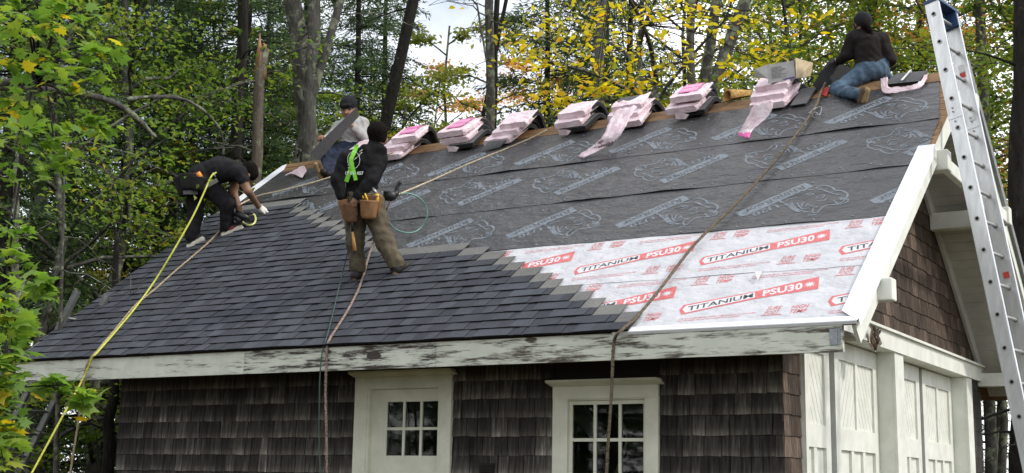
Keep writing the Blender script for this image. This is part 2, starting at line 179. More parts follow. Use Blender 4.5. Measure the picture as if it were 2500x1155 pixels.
TRUNKS=[((-10.188, 5.146, 9.205), (-10.17, 5.763, 6.464), 0.155, 'lichen'), ((-9.561, 4.97, 9.026), (-9.878, 5.371, 6.345), 0.11, 'lichen'), ((-9.205, 5.198, 8.972), (-9.655, 5.236, 7.565), 0.07, 'lichen'), ((-11.797, 5.835, 9.748), (-12.204, 6.241, 6.798), 0.1, 'dark'), ((-10.001, 4.36, 7.889), (-10.267, 4.661, 5.797), 0.095, 'snag'), ((-10.969, 9.616, 11.068), (-11.708, 9.743, 8.469), 0.125, 'dark'), ((-9.339, 9.526, 10.565), (-9.55, 9.979, 7.935), 0.09, 'lichen'), ((-9.544, 10.119, 10.008), (-9.756, 10.42, 8.068), 0.06, 'dark'), ((-10.058, 11.338, 11.16), (-10.77, 11.521, 8.38), 0.045, 'dark'), ((-8.536, 12.394, 10.559), (-8.735, 12.693, 8.658), 0.11, 'pale'), ((-5.298, 9.223, 9.557), (-5.404, 9.564, 7.725), 0.075, 'lichen'), ((-4.624, 10.182, 9.76), (-5.409, 10.123, 7.871), 0.115, 'lichen'), ((-5.368, 10.779, 10.402), (-5.805, 10.949, 8.435), 0.1, 'lichen'), ((-0.277, 9.648, 9.024), (-0.893, 11.031, 1.074), 0.16, 'dark'), ((-1.692, 14.127, 10.72), (-2.044, 15.109, 5.314), 0.1, 'lichen'), ((-3.957, 14.94, 11.6), (-3.848, 15.635, 8.757), 0.11, 'dark'), ((-3.479, 17.436, 12.389), (-3.881, 17.871, 9.317), 0.1, 'dark'), ((-10.306, 0.445, 5.92), (-10.759, 1.269, 0.95), 0.075, 'lichen'), ((-13.863, 3.459, 9.45), (-14.426, 4.474, 3.311), 0.1, 'lichen'), ((-9.012, 0.117, 5.568), (-9.489, 0.837, 0.999), 0.035, 'lichen'), ((-16.24, 8.688, 11.577), (-17.094, 9.879, 3.845), 0.1, 'dark'), ((-10.143, 1.989, 4.763), (-10.563, 2.582, 0.93), 0.1, 'dark'), ((-14.068, 4.21, 5.489), (-14.403, 5.052, 0.758), 0.06, 'pale'), ((-13.67, 5.654, 5.43), (-14.116, 6.42, 0.74), 0.12, 'dark'), ((-14.635, 7.209, 6.519), (-15.086, 8.227, 0.674), 0.11, 'dark')]
LIMB=[(-5.77, -4.121, 4.558), (-5.359, -3.726, 4.436), (-5.133, -3.473, 4.451), (-4.981, -3.263, 4.455), (-4.825, -3.046, 4.44), (-4.747, -2.87, 4.397), (-4.66, -2.799, 4.313), (-4.673, -2.677, 4.264), (-4.624, -2.634, 4.203)]
LIMB2=[(-5.359, -3.726, 4.436), (-5.018, -3.636, 4.427), (-4.892, -3.557, 4.415)]
LIMB3=[(-4.715, -2.865, 4.459), (-4.846, -2.498, 4.595), (-4.867, -2.171, 4.672), (-4.871, -1.93, 4.648), (-4.904, -1.694, 4.569), (-4.94, -1.573, 4.459), (-4.95, -1.552, 4.338)]
SPRAYS=[(-4.121, -4.299, 4.5, 0.24), (-4.084, -4.024, 4.438, 0.218), (-4.044, -4.424, 4.201, 0.182), (-4.115, -4.108, 4.192, 0.243), (-4.063, -3.852, 4.256, 0.165), (-4.084, -3.678, 4.484, 0.141), (-4.207, -4.241, 4.002, 0.16), (-3.931, -4.373, 3.742, 0.206), (-3.939, -4.146, 3.771, 0.237), (-4.02, -3.844, 3.797, 0.191), (-3.993, -3.744, 3.96, 0.138), (-4.014, -4.378, 3.539, 0.18), (-3.991, -4.018, 3.588, 0.133), (-3.839, -4.574, 4.365, 0.152), (-3.881, -4.405, 4.562, 0.182), (-3.994, -4.024, 4.681, 0.164), (-3.819, -4.515, 3.079, 0.149), (-3.667, -4.612, 2.852, 0.145)]
LOWSPRAYS=[(-2.711, -5.381, 2.498, 0.102), (-2.62, -5.412, 2.346, 0.121), (-2.596, -5.371, 2.228, 0.111), (-2.486, -5.517, 2.112, 0.117), (-2.545, -5.414, 2.024, 0.099), (-2.551, -4.942, 2.025, 0.089), (-2.601, -5.101, 2.068, 0.073), (-2.503, -5.481, 1.901, 0.117), (-2.43, -5.521, 1.745, 0.115), (-2.63, -5.3, 1.813, 0.091), (-2.718, -5.239, 2.371, 0.083), (-3.206, -4.764, 2.655, 0.092)]
SAPLING=[(-2.735, -5.292, 0.95), (-2.697, -5.36, 1.632), (-2.647, -5.358, 2.03), (-2.689, -5.333, 2.338), (-2.932, -5.066, 2.619)]
YSPRAYS=[(-5.806, 5.424, 7.581, 0.508), (-5.402, 5.742, 7.79, 0.51), (-5.081, 6.108, 8.091, 0.516), (-5.571, 5.69, 8.101, 0.399), (-4.902, 6.526, 7.769, 0.464), (-5.196, 5.84, 7.372, 0.451), (-5.733, 5.417, 7.274, 0.393), (-4.999, 6.331, 7.306, 0.401), (-4.665, 6.841, 8.071, 0.469), (-5.905, 5.042, 7.424, 0.277), (-4.681, 6.879, 8.394, 0.412), (-5.719, 5.404, 6.832, 0.223), (-5.579, 5.613, 6.809, 0.224), (-5.223, 5.897, 7.04, 0.254), (-4.91, 6.41, 7.195, 0.287), (-4.395, 7.397, 8.451, 0.419), (-5.182, 5.94, 6.958, 0.169), (-4.642, 7.068, 7.644, 0.294), (-4.142, 8.033, 8.422, 0.427), (-3.809, 8.526, 8.717, 0.434), (-3.92, 8.272, 7.947, 0.366), (-3.637, 8.737, 8.234, 0.434), (-3.385, 9.155, 8.649, 0.44), (-4.149, 8.187, 7.703, 0.244), (-3.735, 8.634, 7.896, 0.247)]
YSTEM=[(-6.278, 10.028, 7.535), (-6.078, 9.603, 8.393), (-5.775, 8.495, 8.848), (-5.675, 7.282, 9.226)]

# ------------------------------------------------------------------ camera, sky, sun, exposure
cd = bpy.data.cameras.new('camera'); cam = bpy.data.objects.new('camera', cd); COL.objects.link(cam)
cd.sensor_width = 36.0; cd.sensor_fit = 'HORIZONTAL'; cd.lens = CAM['lens']; cd.clip_start = 0.1; cd.clip_end = 500
_r, _u, _f = Vector(CAM['r']), Vector(CAM['u']), Vector(CAM['f'])
_m = Matrix((_r, _u, -_f)).transposed().to_4x4(); _m.translation = Vector(CAM['loc'])
cam.matrix_world = _m; scene.camera = cam
SUN_DIR = Vector((.74, .16, .66)).normalized()
SUN_EL = math.asin(SUN_DIR.z); SUN_AZ = math.atan2(SUN_DIR.x, SUN_DIR.y)
world = bpy.data.worlds.new('World'); scene.world = world; world.use_nodes = True
wt = world.node_tree; wt.nodes.clear()
wo = wt.nodes.new('ShaderNodeOutputWorld'); wb = wt.nodes.new('ShaderNodeBackground')
sky = wt.nodes.new('ShaderNodeTexSky'); sky.sky_type = 'NISHITA'; sky.sun_disc = False
sky.sun_elevation = SUN_EL; sky.sun_rotation = SUN_AZ
tc = wt.nodes.new('ShaderNodeTexCoord'); nz = wt.nodes.new('ShaderNodeTexNoise'); nz.inputs['Scale'].default_value = 2.6; nz.inputs['Detail'].default_value = 6
rp = wt.nodes.new('ShaderNodeValToRGB'); rp.color_ramp.elements[0].position = .40; rp.color_ramp.elements[1].position = .54
rp.color_ramp.elements[0].color = (.18, .18, .18, 1); rp.color_ramp.elements[1].color = (.95, .95, .95, 1)
mx = wt.nodes.new('ShaderNodeMix'); mx.data_type = 'RGBA'; mx.inputs[7].default_value = (14.0, 14.2, 14.6, 1)
wt.links.new(tc.outputs['Generated'], nz.inputs['Vector']); wt.links.new(nz.outputs['Fac'], rp.inputs['Fac'])
wt.links.new(rp.outputs['Color'], mx.inputs[0]); wt.links.new(sky.outputs['Color'], mx.inputs[6])
wt.links.new(mx.outputs[2], wb.inputs['Color']); wb.inputs['Strength'].default_value = 0.12
wt.links.new(wb.outputs[0], wo.inputs[0])
sl = bpy.data.lights.new('sun', 'SUN'); sl.energy = 2.0; sl.angle = math.radians(4); sl.color = (1, .95, .87)
so = bpy.data.objects.new('sun', sl); COL.objects.link(so)
so.rotation_euler = (-SUN_DIR).to_track_quat('-Z', 'Y').to_euler()
scene.view_settings.view_transform = 'Standard'; scene.view_settings.look = 'None'
scene.view_settings.exposure = 0.25; scene.view_settings.gamma = 1.0; scene.view_settings.use_curve_mapping = False
scene.cycles.use_denoising = True; scene.cycles.max_bounces = 6; scene.cycles.transmission_bounces = 6; scene.cycles.caustics_reflective = False; scene.cycles.caustics_refractive = False

# ------------------------------------------------------------------ helpers
ZE = 2.85
SL = math.hypot(D, H); CP, SP = D / SL, H / SL
def tag(o, label=None, cat=None, group=None, kind=None):
    if label: o['label'] = label
    if cat: o['category'] = cat
    if group: o['group'] = group
    if kind: o['kind'] = kind
    return o
def empty(name, loc, label=None, cat=None, group=None):
    o = bpy.data.objects.new(name, None); COL.objects.link(o); o.location = loc; o.empty_display_size = .2
    return tag(o, label, cat, group)
def link(name, me, parent=None, mats=None, matrix=None):
    o = bpy.data.objects.new(name, me); COL.objects.link(o)
    if mats is not None and len(me.materials) == 0:
        for m in (mats if isinstance(mats, (list, tuple)) else [mats]): me.materials.append(m)
    if matrix is not None: o.matrix_world = matrix
    if parent is not None:
        o.parent = parent; o.matrix_parent_inverse = parent.matrix_basis.inverted()
    return o
class MB:
    """collects boxes, prisms and tubes with a colour and a material index, builds ONE mesh"""
    def __init__(s): s.v = []; s.f = []; s.mi = []; s.c = []; s.sm = []
    def add(s, vs, fs, mi=0, col=None, smooth=False):
        o = len(s.v); s.v += [tuple(v) for v in vs]; s.f += [tuple(i + o for i in f) for f in fs]
        s.mi += [mi] * len(fs); s.c += [col or (1, 1, 1)] * len(vs); s.sm += [smooth] * len(fs); return s
    def box(s, a, b, mi=0, col=None, M=None):
        x0, y0, z0 = a; x1, y1, z1 = b
        vs = [(x0,y0,z0),(x1,y0,z0),(x1,y1,z0),(x0,y1,z0),(x0,y0,z1),(x1,y0,z1),(x1,y1,z1),(x0,y1,z1)]
        if M is not None: vs = [tuple(M @ Vector(v)) for v in vs]
        return s.add(vs, [(0,3,2,1),(4,5,6,7),(0,1,5,4),(1,2,6,5),(2,3,7,6),(3,0,4,7)], mi, col)
    def hexa(s, p, mi=0, col=None):   # eight corners: lower four, upper four
        return s.add(p, [(0,3,2,1),(4,5,6,7),(0,1,5,4),(1,2,6,5),(2,3,7,6),(3,0,4,7)], mi, col)
    def prism(s, poly, ext, mi=0, col=None):   # poly 3-D points, ext vector
        n = len(poly); e = Vector(ext); vs = [Vector(p) for p in poly] + [Vector(p) + e for p in poly]
        fs = [tuple(range(n))[::-1], tuple(range(n, 2 * n))] + [(i, (i + 1) % n, n + (i + 1) % n, n + i) for i in range(n)]
        return s.add(vs, fs, mi, col)
    def tube(s, pts, rad, n=8, mi=0, col=None, cap=True):
        pts = [Vector(p) for p in pts]; k = len(pts)
        rad = rad if isinstance(rad, (list, tuple)) else [rad] * k
        vs = []; t0 = (pts[1] - pts[0]).normalized(); up = Vector((0, 0, 1)) if abs(t0.z) < .9 else Vector((1, 0, 0))
        nx = t0.cross(up).normalized()
        for i in range(k):
            t = (pts[min(i + 1, k - 1)] - pts[max(i - 1, 0)]).normalized()
            nx = (nx - t * nx.dot(t)).normalized(); ny = t.cross(nx)
            for j in range(n):
                a = 2 * math.pi * j / n; vs.append(pts[i] + (nx * math.cos(a) + ny * math.sin(a)) * rad[i])
        fs = [(i * n + j, i * n + (j + 1) % n, (i + 1) * n + (j + 1) % n, (i + 1) * n + j) for i in range(k - 1) for j in range(n)]
        if cap: fs += [tuple(range(n))[::-1], tuple(range((k - 1) * n, k * n))]
        return s.add(vs, fs, mi, col, True)
    def mesh(s, name):
        me = bpy.data.meshes.new(name); me.from_pydata(s.v, [], s.f); me.polygons.foreach_set('material_index', s.mi)
        me.polygons.foreach_set('use_smooth', s.sm)
        ca = me.color_attributes.new('Col', 'FLOAT_COLOR', 'POINT')
        ca.data.foreach_set('color', np.array([(c[0], c[1], c[2], 1) for c in s.c], np.float32).ravel())
        me.update(); return me
    def build(s, name, mats, parent=None, matrix=None):
        return link(name, s.mesh(name), parent, mats, matrix)
def quads(name, V, Fq, colv=None, smooth=False, mi=None):
    """fast mesh from numpy arrays: V (n,3), Fq (m,k)"""
    V = np.asarray(V, np.float32); Fq = np.asarray(Fq, np.int32); k = Fq.shape[1]
    me = bpy.data.meshes.new(name); me.vertices.add(len(V)); me.vertices.foreach_set('co', V.ravel())
    me.loops.add(Fq.size); me.loops.foreach_set('vertex_index', Fq.ravel())
    me.polygons.add(len(Fq)); me.polygons.foreach_set('loop_start', np.arange(0, Fq.size, k, dtype=np.int32))
    me.polygons.foreach_set('loop_total', np.full(len(Fq), k, np.int32))
    if mi is not None: me.polygons.foreach_set('material_index', np.asarray(mi, np.int32))
    if smooth: me.polygons.foreach_set('use_smooth', np.ones(len(Fq), bool))
    if colv is not None:
        ca = me.color_attributes.new('Col', 'FLOAT_COLOR', 'POINT'); c = np.ones((len(V), 4), np.float32); c[:, :3] = colv
        ca.data.foreach_set('color', c.ravel())
    me.update(calc_edges=True); me.validate(); return me
def smooth_path(pts, n=8):
    P = [Vector(p) for p in pts]; P = [P[0] * 2 - P[1]] + P + [P[-1] * 2 - P[-2]]; out = []
    for i in range(1, len(P) - 2):
        for j in range(n):
            t = j / n; a, b, c, d = P[i-1], P[i], P[i+1], P[i+2]
            out.append(.5 * ((2*b) + (c-a)*t + (2*a-5*b+4*c-d)*t*t + (3*b-a-3*c+d)*t**3))
    out.append(P[-2]); return out
def roofP(x, s, h=0.0): return Vector((x, s * CP - h * SP, ZE + s * SP + h * CP))
ROOF_M = Matrix(((1,0,0,0),(0,CP,-SP,0),(0,SP,CP,ZE),(0,0,0,1)))

# ------------------------------------------------------------------ materials
def new_mat(name, base=(.5,.5,.5), rough=.8, spec=.3, metal=0.0):
    m = bpy.data.materials.new(name); m.use_nodes = True; nt = m.node_tree; b = nt.nodes['Principled BSDF']
    b.inputs['Base Color'].default_value = (*base, 1); b.inputs['Roughness'].default_value = rough
    b.inputs['Specular IOR Level'].default_value = spec; b.inputs['Metallic'].default_value = metal
    return m, nt, b
def tex(nt, kind='Noise', scale=5, detail=4, stretch=(1,1,1), coord='Object', rough=.55, rot=None):
    c = nt.nodes.new('ShaderNodeTexCoord')
    if coord == 'World':
        src = nt.nodes.new('ShaderNodeNewGeometry').outputs['Position']
    else: src = c.outputs[coord]
    mp = nt.nodes.new('ShaderNodeMapping'); mp.inputs['Scale'].default_value = stretch
    if rot: mp.inputs['Rotation'].default_value = rot
    nt.links.new(src, mp.inputs['Vector'])
    t = nt.nodes.new('ShaderNodeTex' + kind); nt.links.new(mp.outputs['Vector'], t.inputs['Vector'])
    t.inputs['Scale'].default_value = scale
    if kind == 'Noise': t.inputs['Detail'].default_value = detail; t.inputs['Roughness'].default_value = rough; return t.outputs['Fac']
    if kind == 'Voronoi': return t.outputs['Distance']
    return t.outputs[1] if kind != 'Wave' else t.outputs['Fac']
def ramp(nt, fac, stops):
    r = nt.nodes.new('ShaderNodeValToRGB'); e = r.color_ramp.elements
    while len(e) < len(stops): e.new(.5)
    for i, (p, c) in enumerate(stops):
        e[i].position = p; e[i].color = (*c, 1) if len(c) == 3 else c
    nt.links.new(fac, r.inputs['Fac']); return r.outputs['Color']
def mixc(nt, a, b, fac, mode='MIX'):
    m = nt.nodes.new('ShaderNodeMix'); m.data_type = 'RGBA'; m.blend_type = mode
    for s, v in ((0, fac), (6, a), (7, b)):
        if isinstance(v, (int, float)): m.inputs[s].default_value = v
        elif isinstance(v, tuple): m.inputs[s].default_value = (*v, 1)
        else: nt.links.new(v, m.inputs[s])
    return m.outputs[2]
def math_n(nt, op, a, b=None):
    m = nt.nodes.new('ShaderNodeMath'); m.operation = op
    for i, v in enumerate((a, b)):
        if v is None: continue
        if isinstance(v, (int, float)): m.inputs[i].default_value = v
        else: nt.links.new(v, m.inputs[i])
    return m.outputs[0]
def bump(nt, b, h, strength=.4, dist=.01):
    n = nt.nodes.new('ShaderNodeBump'); n.inputs['Strength'].default_value = strength; n.inputs['Distance'].default_value = dist
    nt.links.new(h, n.inputs['Height']); nt.links.new(n.outputs['Normal'], b.inputs['Normal'])
def setc(nt, b, sock): nt.links.new(sock, b.inputs['Base Color'])
def attr(nt, name='Col'):
    a = nt.nodes.new('ShaderNodeAttribute'); a.attribute_name = name; return a.outputs['Color']
def objrand(nt): return nt.nodes.new('ShaderNodeObjectInfo').outputs['Random']
def sep(nt, sock, k):
    s = nt.nodes.new('ShaderNodeSeparateXYZ'); nt.links.new(sock, s.inputs[0]); return s.outputs[k]
def plain(name, base, rough=.8, spec=.3, metal=0, var=.15, scale=12, bmp=0, bscale=60, coord='Object'):
    m, nt, b = new_mat(name, base, rough, spec, metal)
    f = tex(nt, 'Noise', scale, 5, coord=coord); lo = tuple(c * (1 - var) for c in base); hi = tuple(min(1, c * (1 + var)) for c in base)
    setc(nt, b, ramp(nt, f, [(.3, lo), (.7, hi)]))
    if bmp: bump(nt, b, tex(nt, 'Noise', bscale, 3, coord=coord), bmp, .01)
    return m
MAT = {}
# granular asphalt: vertex colour gives the tab's own blend of granules
m, nt, b = new_mat('asphalt_granules', rough=.92, spec=.25)
g1 = tex(nt, 'Noise', 170, 2, coord='World'); g2 = tex(nt, 'Noise', 2.2, 4, coord='World')
c = mixc(nt, attr(nt), ramp(nt, g1, [(.3, (.55,.55,.56)), (.7, (1.5,1.5,1.48))]), 1.0, 'MULTIPLY')
c = mixc(nt, c, ramp(nt, g2, [(.3, (.82,.82,.84)), (.7, (1.18,1.18,1.15))]), 1.0, 'MULTIPLY'); setc(nt, b, c)
bump(nt, b, g1, .35, .004); MAT['asphalt'] = m
# black synthetic underlayment with wrinkles
def wrinkles(nt, b, s=1.0):
    w1 = tex(nt, 'Noise', 2.6, 5, (.8, 1.3, 1.3), 'World', .62); w2 = tex(nt, 'Noise', 8, 3, (.8, 1.2, 1.2), 'World', .5)
    h = math_n(nt, 'ADD', math_n(nt, 'MULTIPLY', w1, 1.0), math_n(nt, 'MULTIPLY', w2, .35)); bump(nt, b, h, .85 * s, .08); return w1
m, nt, b = new_mat('black_underlayment', (.055,.053,.055), .42, .5); f = wrinkles(nt, b, 1.0)
setc(nt, b, ramp(nt, tex(nt, 'Noise', 5, 6, coord='World'), [(.3, (.034,.033,.034)), (.5, (.040,.039,.040)), (.75, (.052,.050,.050))])); MAT['rhino'] = m
m, nt, b = new_mat('grey_print', (.24,.28,.32), .5, .4); wrinkles(nt, b)
setc(nt, b, ramp(nt, tex(nt, 'Noise', 30, 4, coord='World'), [(.35, (.105,.125,.145)), (.6, (.17,.195,.225))])); MAT['grey_print'] = m
m, nt, b = new_mat('white_underlayment', (.6,.6,.62), .5, .4); wrinkles(nt, b, .8)
setc(nt, b, ramp(nt, tex(nt, 'Noise', 6, 6, coord='World'), [(.3, (.46,.46,.49)), (.7, (.58,.58,.60))])); MAT['psu'] = m
MAT['red_print'] = plain('red_print', (.56,.135,.135), .5, var=.2, scale=30, coord='World')
MAT['black_print'] = plain('black_print', (.055,.06,.065), .5, var=.2, scale=30, coord='World')
MAT['white_print'] = plain('white_print', (.62,.62,.64), .5, var=.1, scale=30, coord='World')
MAT['drip'] = plain('white_drip_edge', (.80,.82,.86), .35, .5, var=.05, scale=4)
m, nt, b = new_mat('roof_board_wood', rough=.75)
w = tex(nt, 'Noise', 6, 6, (.4, 9, 9), 'World', .6); setc(nt, b, mixc(nt, ramp(nt, w, [(.25, (.08,.045,.022)), (.5, (.22,.135,.068)), (.75, (.36,.245,.135))]), ramp(nt, tex(nt, 'Noise', 1.2, 3, coord='World'), [(.35, (.6,.55,.5)), (.65, (1.1,1.05,1))]), 1.0, 'MULTIPLY'))
bump(nt, b, w, .4, .01); MAT['board'] = m
# weathered eave board: pale green-white paint, bare grey-brown wood where it has peeled
def peel(name, paint, wood, lo, hi, stretch=(.5, 4, 4), knots=True, scale=4.5):
    m, nt, b = new_mat(name, paint, .7, .3)
    n1 = tex(nt, 'Noise', scale, 8, stretch, 'World', .68); n2 = tex(nt, 'Noise', 22, 6, (.35, 6, 6), 'World', .7)
    f = math_n(nt, 'ADD', math_n(nt, 'MULTIPLY', n1, .72), math_n(nt, 'MULTIPLY', n2, .28))
    if knots:
        k = tex(nt, 'Voronoi', 1.9, stretch=(1.0, .1, 2.4), coord='World')
        kk = ramp(nt, k, [(.05, (.30,.30,.30)), (.17, (0,0,0))])
        f = math_n(nt, 'ADD', f, kk)
    fac = ramp(nt, f, [(lo, (0,0,0)), (hi, (1,1,1))])
    pc = mixc(nt, paint, ramp(nt, tex(nt, 'Noise', 5, 4, coord='World'), [(.3, (.85,.86,.82)), (.7, (1.05,1.05,1.03))]), 1.0, 'MULTIPLY')
    wc = ramp(nt, n2, [(.3, tuple(x * .45 for x in wood)), (.7, tuple(x * 1.35 for x in wood))])
    setc(nt, b, mixc(nt, pc, wc, fac)); bump(nt, b, math_n(nt, 'SUBTRACT', 1.0, fac), .5, .006); return m
MAT['fascia_worn'] = peel('worn_fascia_paint', (.60,.62,.55), (.085,.068,.055), .495, .575)
MAT['fascia_heavy'] = peel('heavily_peeled_fascia', (.60,.62,.55), (.060,.048,.042), .485, .555)
MAT['fascia'] = peel('fascia_paint', (.61,.63,.56), (.12,.105,.085), .53, .62)
MAT['white_paint'] = peel('aged_white_paint', (.70,.71,.66), (.22,.20,.17), .66, .80, (1,1,1), False, 3)
MAT['trim'] = peel('cream_trim_paint', (.66,.66,.56), (.20,.18,.14), .68, .80, (1,1,1), False, 3)
MAT['soffit'] = plain('soffit_paint', (.50,.49,.45), .8, var=.16, scale=3, coord='World')
# cedar wall shingles: near-black brown with grey bleached streaks, each its own tone
m, nt, b = new_mat('wall_shingle_wood', rough=.85, spec=.2)
st = tex(nt, 'Noise', 4.2, 5, (9, 9, .8), 'World', .55); st2 = tex(nt, 'Noise', 1.3, 3, coord='World')
base = ramp(nt, st, [(.30, (.012,.011,.010)), (.50, (.038,.034,.030)), (.64, (.064,.060,.055)), (.80, (.17,.167,.158))])
tone = ramp(nt, objrand(nt), [(0, (.7,.69,.68)), (.55, (1.2,1.18,1.15)), (.85, (1.6,1.58,1.53)), (1, (2.5,2.5,2.46))])
c = mixc(nt, base, tone, 1.0, 'MULTIPLY')
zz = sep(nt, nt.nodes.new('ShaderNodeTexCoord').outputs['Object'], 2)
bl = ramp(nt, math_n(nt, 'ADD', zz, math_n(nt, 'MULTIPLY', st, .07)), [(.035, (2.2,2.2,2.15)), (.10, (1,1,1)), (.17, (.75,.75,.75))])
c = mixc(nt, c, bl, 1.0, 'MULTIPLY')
c = mixc(nt, c, ramp(nt, st2, [(.35, (.7,.7,.7)), (.65, (1.25,1.25,1.25))]), 1.0, 'MULTIPLY'); setc(nt, b, c); bump(nt, b, st, .5, .008); MAT['wshingle'] = m
m, nt, b = new_mat('gable_shingle_wood', rough=.85, spec=.2)
st = tex(nt, 'Noise', 7, 6, (9, 9, .9), 'World', .65)
base = ramp(nt, st, [(.25, (.024,.017,.013)), (.5, (.068,.050,.039)), (.68, (.145,.115,.092)), (.82, (.32,.295,.26))])
c = mixc(nt, base, ramp(nt, objrand(nt), [(0, (.6,.58,.55)), (.8, (1.15,1.1,1.05)), (1, (1.9,1.85,1.75))]), 1.0, 'MULTIPLY'); setc(nt, b, c); bump(nt, b, st, .5, .008); MAT['gshingle'] = m
MAT['sheathing'] = plain('dark_sheathing', (.02,.017,.014), .9, coord='World')
MAT['dark_void'] = plain('dark_interior', (.03,.028,.025), .9, coord='World')
m, nt, b = new_mat('window_glass', (1,1,1), .02, .5); b.inputs['Transmission Weight'].default_value = 1.0; b.inputs['IOR'].default_value = 1.45; MAT['glass'] = m
MAT['steel'] = plain('galvanised_steel', (.30,.32,.34), .4, .5, .7, .2, 20)
m, nt, b = new_mat('ladder_aluminium', rough=.42, metal=.75, spec=.5)
setc(nt, b, ramp(nt, tex(nt, 'Noise', 3, 6, (6, 6, 1), 'World', .6), [(.3, (.52,.53,.53)), (.7, (.72,.73,.73))])); MAT['alu'] = m
MAT['alu_grip'] = plain('rung_aluminium', (.40,.40,.39), .5, .5, .7, .15)
MAT['alu_dull'] = plain('dull_grey_aluminium', (.20,.21,.20), .6, .4, .4, .2)
MAT['hole'] = plain('rung_end_shadow', (.01,.01,.01), .9)
MAT['blue_cap'] = plain('navy_plastic_cap', (.03,.06,.15), .5)
# pink plastic bundle wrap
m, nt, b = new_mat('pink_wrap', rough=.38, spec=.5)
wn = tex(nt, 'Noise', 7, 6, coord='World', rough=.6); setc(nt, b, ramp(nt, wn, [(.3, (.60,.44,.48)), (.5, (.72,.57,.61)), (.7, (.82,.72,.75))])); bump(nt, b, tex(nt, 'Noise', 13, 6, coord='World', rough=.65), .7, .025); MAT['pink'] = m
MAT['magenta'] = plain('magenta_print', (.66,.12,.36), .4, .5, var=.25, scale=14, coord='World')
MAT['pink_pale'] = plain('pale_pink_print', (.78,.50,.60), .4, .5, coord='World')
MAT['shingle_edge'] = plain('shingle_edge_black', (.022,.021,.022), .8, var=.4, scale=40, coord='World')
MAT['shingle_grey'] = plain('loose_shingle_grey', (.10,.10,.103), .9, .2, var=.3, scale=60, bmp=.3, bscale=180, coord='World')
MAT['shingle_back'] = plain('shingle_back_black', (.018,.018,.019), .75, .3, coord='World')
MAT['cardboard'] = plain('cardboard', (.42,.29,.16), .85, coord='World'); MAT['cardboard_grey'] = plain('printed_grey_cardboard', (.36,.36,.35), .8, coord='World')
MAT['cardboard_pale'] = plain('pale_cardboard', (.62,.50,.32), .85, coord='World')
MAT['insul'] = plain('tan_fibre_roll', (.40,.25,.09), .95, .1, var=.4, scale=25, bmp=.8, bscale=60, coord='World')
MAT['purple'] = plain('purple_print', (.10,.08,.22), .7)
def rope_mat(name, a, bcol):
    m, nt, b = new_mat(name, a, .9, .1); w = tex(nt, 'Noise', 55, 3, coord='World'); setc(nt, b, ramp(nt, w, [(.35, bcol), (.65, a)])); bump(nt, b, w, .6, .01); return m
MAT['rope_tan'] = rope_mat('tan_rope', (.46,.37,.26), (.20,.155,.105)); MAT['rope_pale'] = rope_mat('pale_rope', (.62,.54,.39), (.36,.29,.19))
MAT['rope_brown'] = rope_mat('brown_rope', (.20,.16,.115), (.075,.06,.043)); MAT['rope_grey'] = rope_mat('weathered_rope', (.36,.28,.235), (.14,.10,.085))
MAT['rope_yellow'] = rope_mat('yellow_green_rope', (.60,.62,.12), (.38,.40,.06)); MAT['hose_yellow'] = plain('yellow_air_hose', (.62,.64,.22), .4, .5, var=.1)
MAT['hose_green'] = plain('teal_air_hose', (.12,.27,.22), .4, .5); MAT['hose_dark'] = plain('dark_green_hose', (.05,.085,.07), .5, .4)
# clothing and people
def cloth(name, base, rough=.9, var=.25, scale=7):
    m, nt, b = new_mat(name, base, rough, .15)
    f = tex(nt, 'Noise', scale, 6, coord='World', rough=.6); f2 = tex(nt, 'Noise', 140, 2, coord='World')
    c = ramp(nt, f, [(.3, tuple(x * (1 - var) for x in base)), (.7, tuple(x * (1 + var) for x in base))])
    setc(nt, b, mixc(nt, c, ramp(nt, f2, [(.3, (.85,)*3), (.7, (1.15,)*3)]), 1.0, 'MULTIPLY')); bump(nt, b, tex(nt, 'Noise', 15, 5, coord='World', rough=.55), .55, .03); return m
MAT['black_cloth'] = cloth('black_cloth', (.010,.010,.011)); MAT['tee'] = cloth('charcoal_tee', (.016,.016,.018)); MAT['brown_black'] = cloth('faded_black_knit', (.020,.016,.016))
MAT['olive'] = cloth('olive_work_trousers', (.105,.088,.060), var=.3); MAT['black_trouser'] = cloth('black_work_trousers', (.018,.017,.019), var=.35)
MAT['grey_knit'] = cloth('heather_grey_knit', (.36,.36,.35), var=.12); MAT['navy'] = cloth('navy_jeans', (.022,.028,.048), var=.4); MAT['denim'] = cloth('blue_denim', (.075,.115,.165), var=.45, scale=5)
m, nt, b = new_mat('skin', (.30,.16,.10), .55, .35); b.inputs['Subsurface Weight'].default_value = .05; setc(nt, b, ramp(nt, tex(nt, 'Noise', 14, 4, coord='World'), [(.3, (.22,.115,.073)), (.7, (.33,.185,.125))])); MAT['skin'] = m
MAT['skin_dark'] = plain('brown_skin', (.23,.125,.08), .55, coord='World'); MAT['hair'] = plain('black_hair', (.008,.006,.005), .9, .08, var=.5, scale=50, bmp=.9, bscale=90, coord='World')  # bending person's skin is an even, darker brown
MAT['cap'] = cloth('dark_cap_cloth', (.018,.018,.022)); MAT['boot'] = plain('black_boot', (.012,.011,.010), .55, .3, coord='World'); MAT['boot_brown'] = plain('brown_boot_leather', (.10,.065,.035), .7, coord='World')
MAT['sole_dark'] = plain('dirty_brown_sole', (.12,.085,.06), .85, coord='World'); MAT['sole_cream'] = plain('cream_sole', (.58,.55,.46), .7, coord='World'); MAT['sole_tan'] = plain('tan_tread_sole', (.26,.18,.09), .85, var=.4, scale=60, coord='World')
MAT['glove'] = plain('white_work_glove', (.66,.65,.60), .9, var=.12, coord='World'); MAT['red_shoe'] = plain('red_shoe_panel', (.22,.03,.035), .7); MAT['eye'] = plain('dark_eye', (.02,.014,.012), .4); MAT['lip'] = plain('lip', (.16,.06,.05), .5)
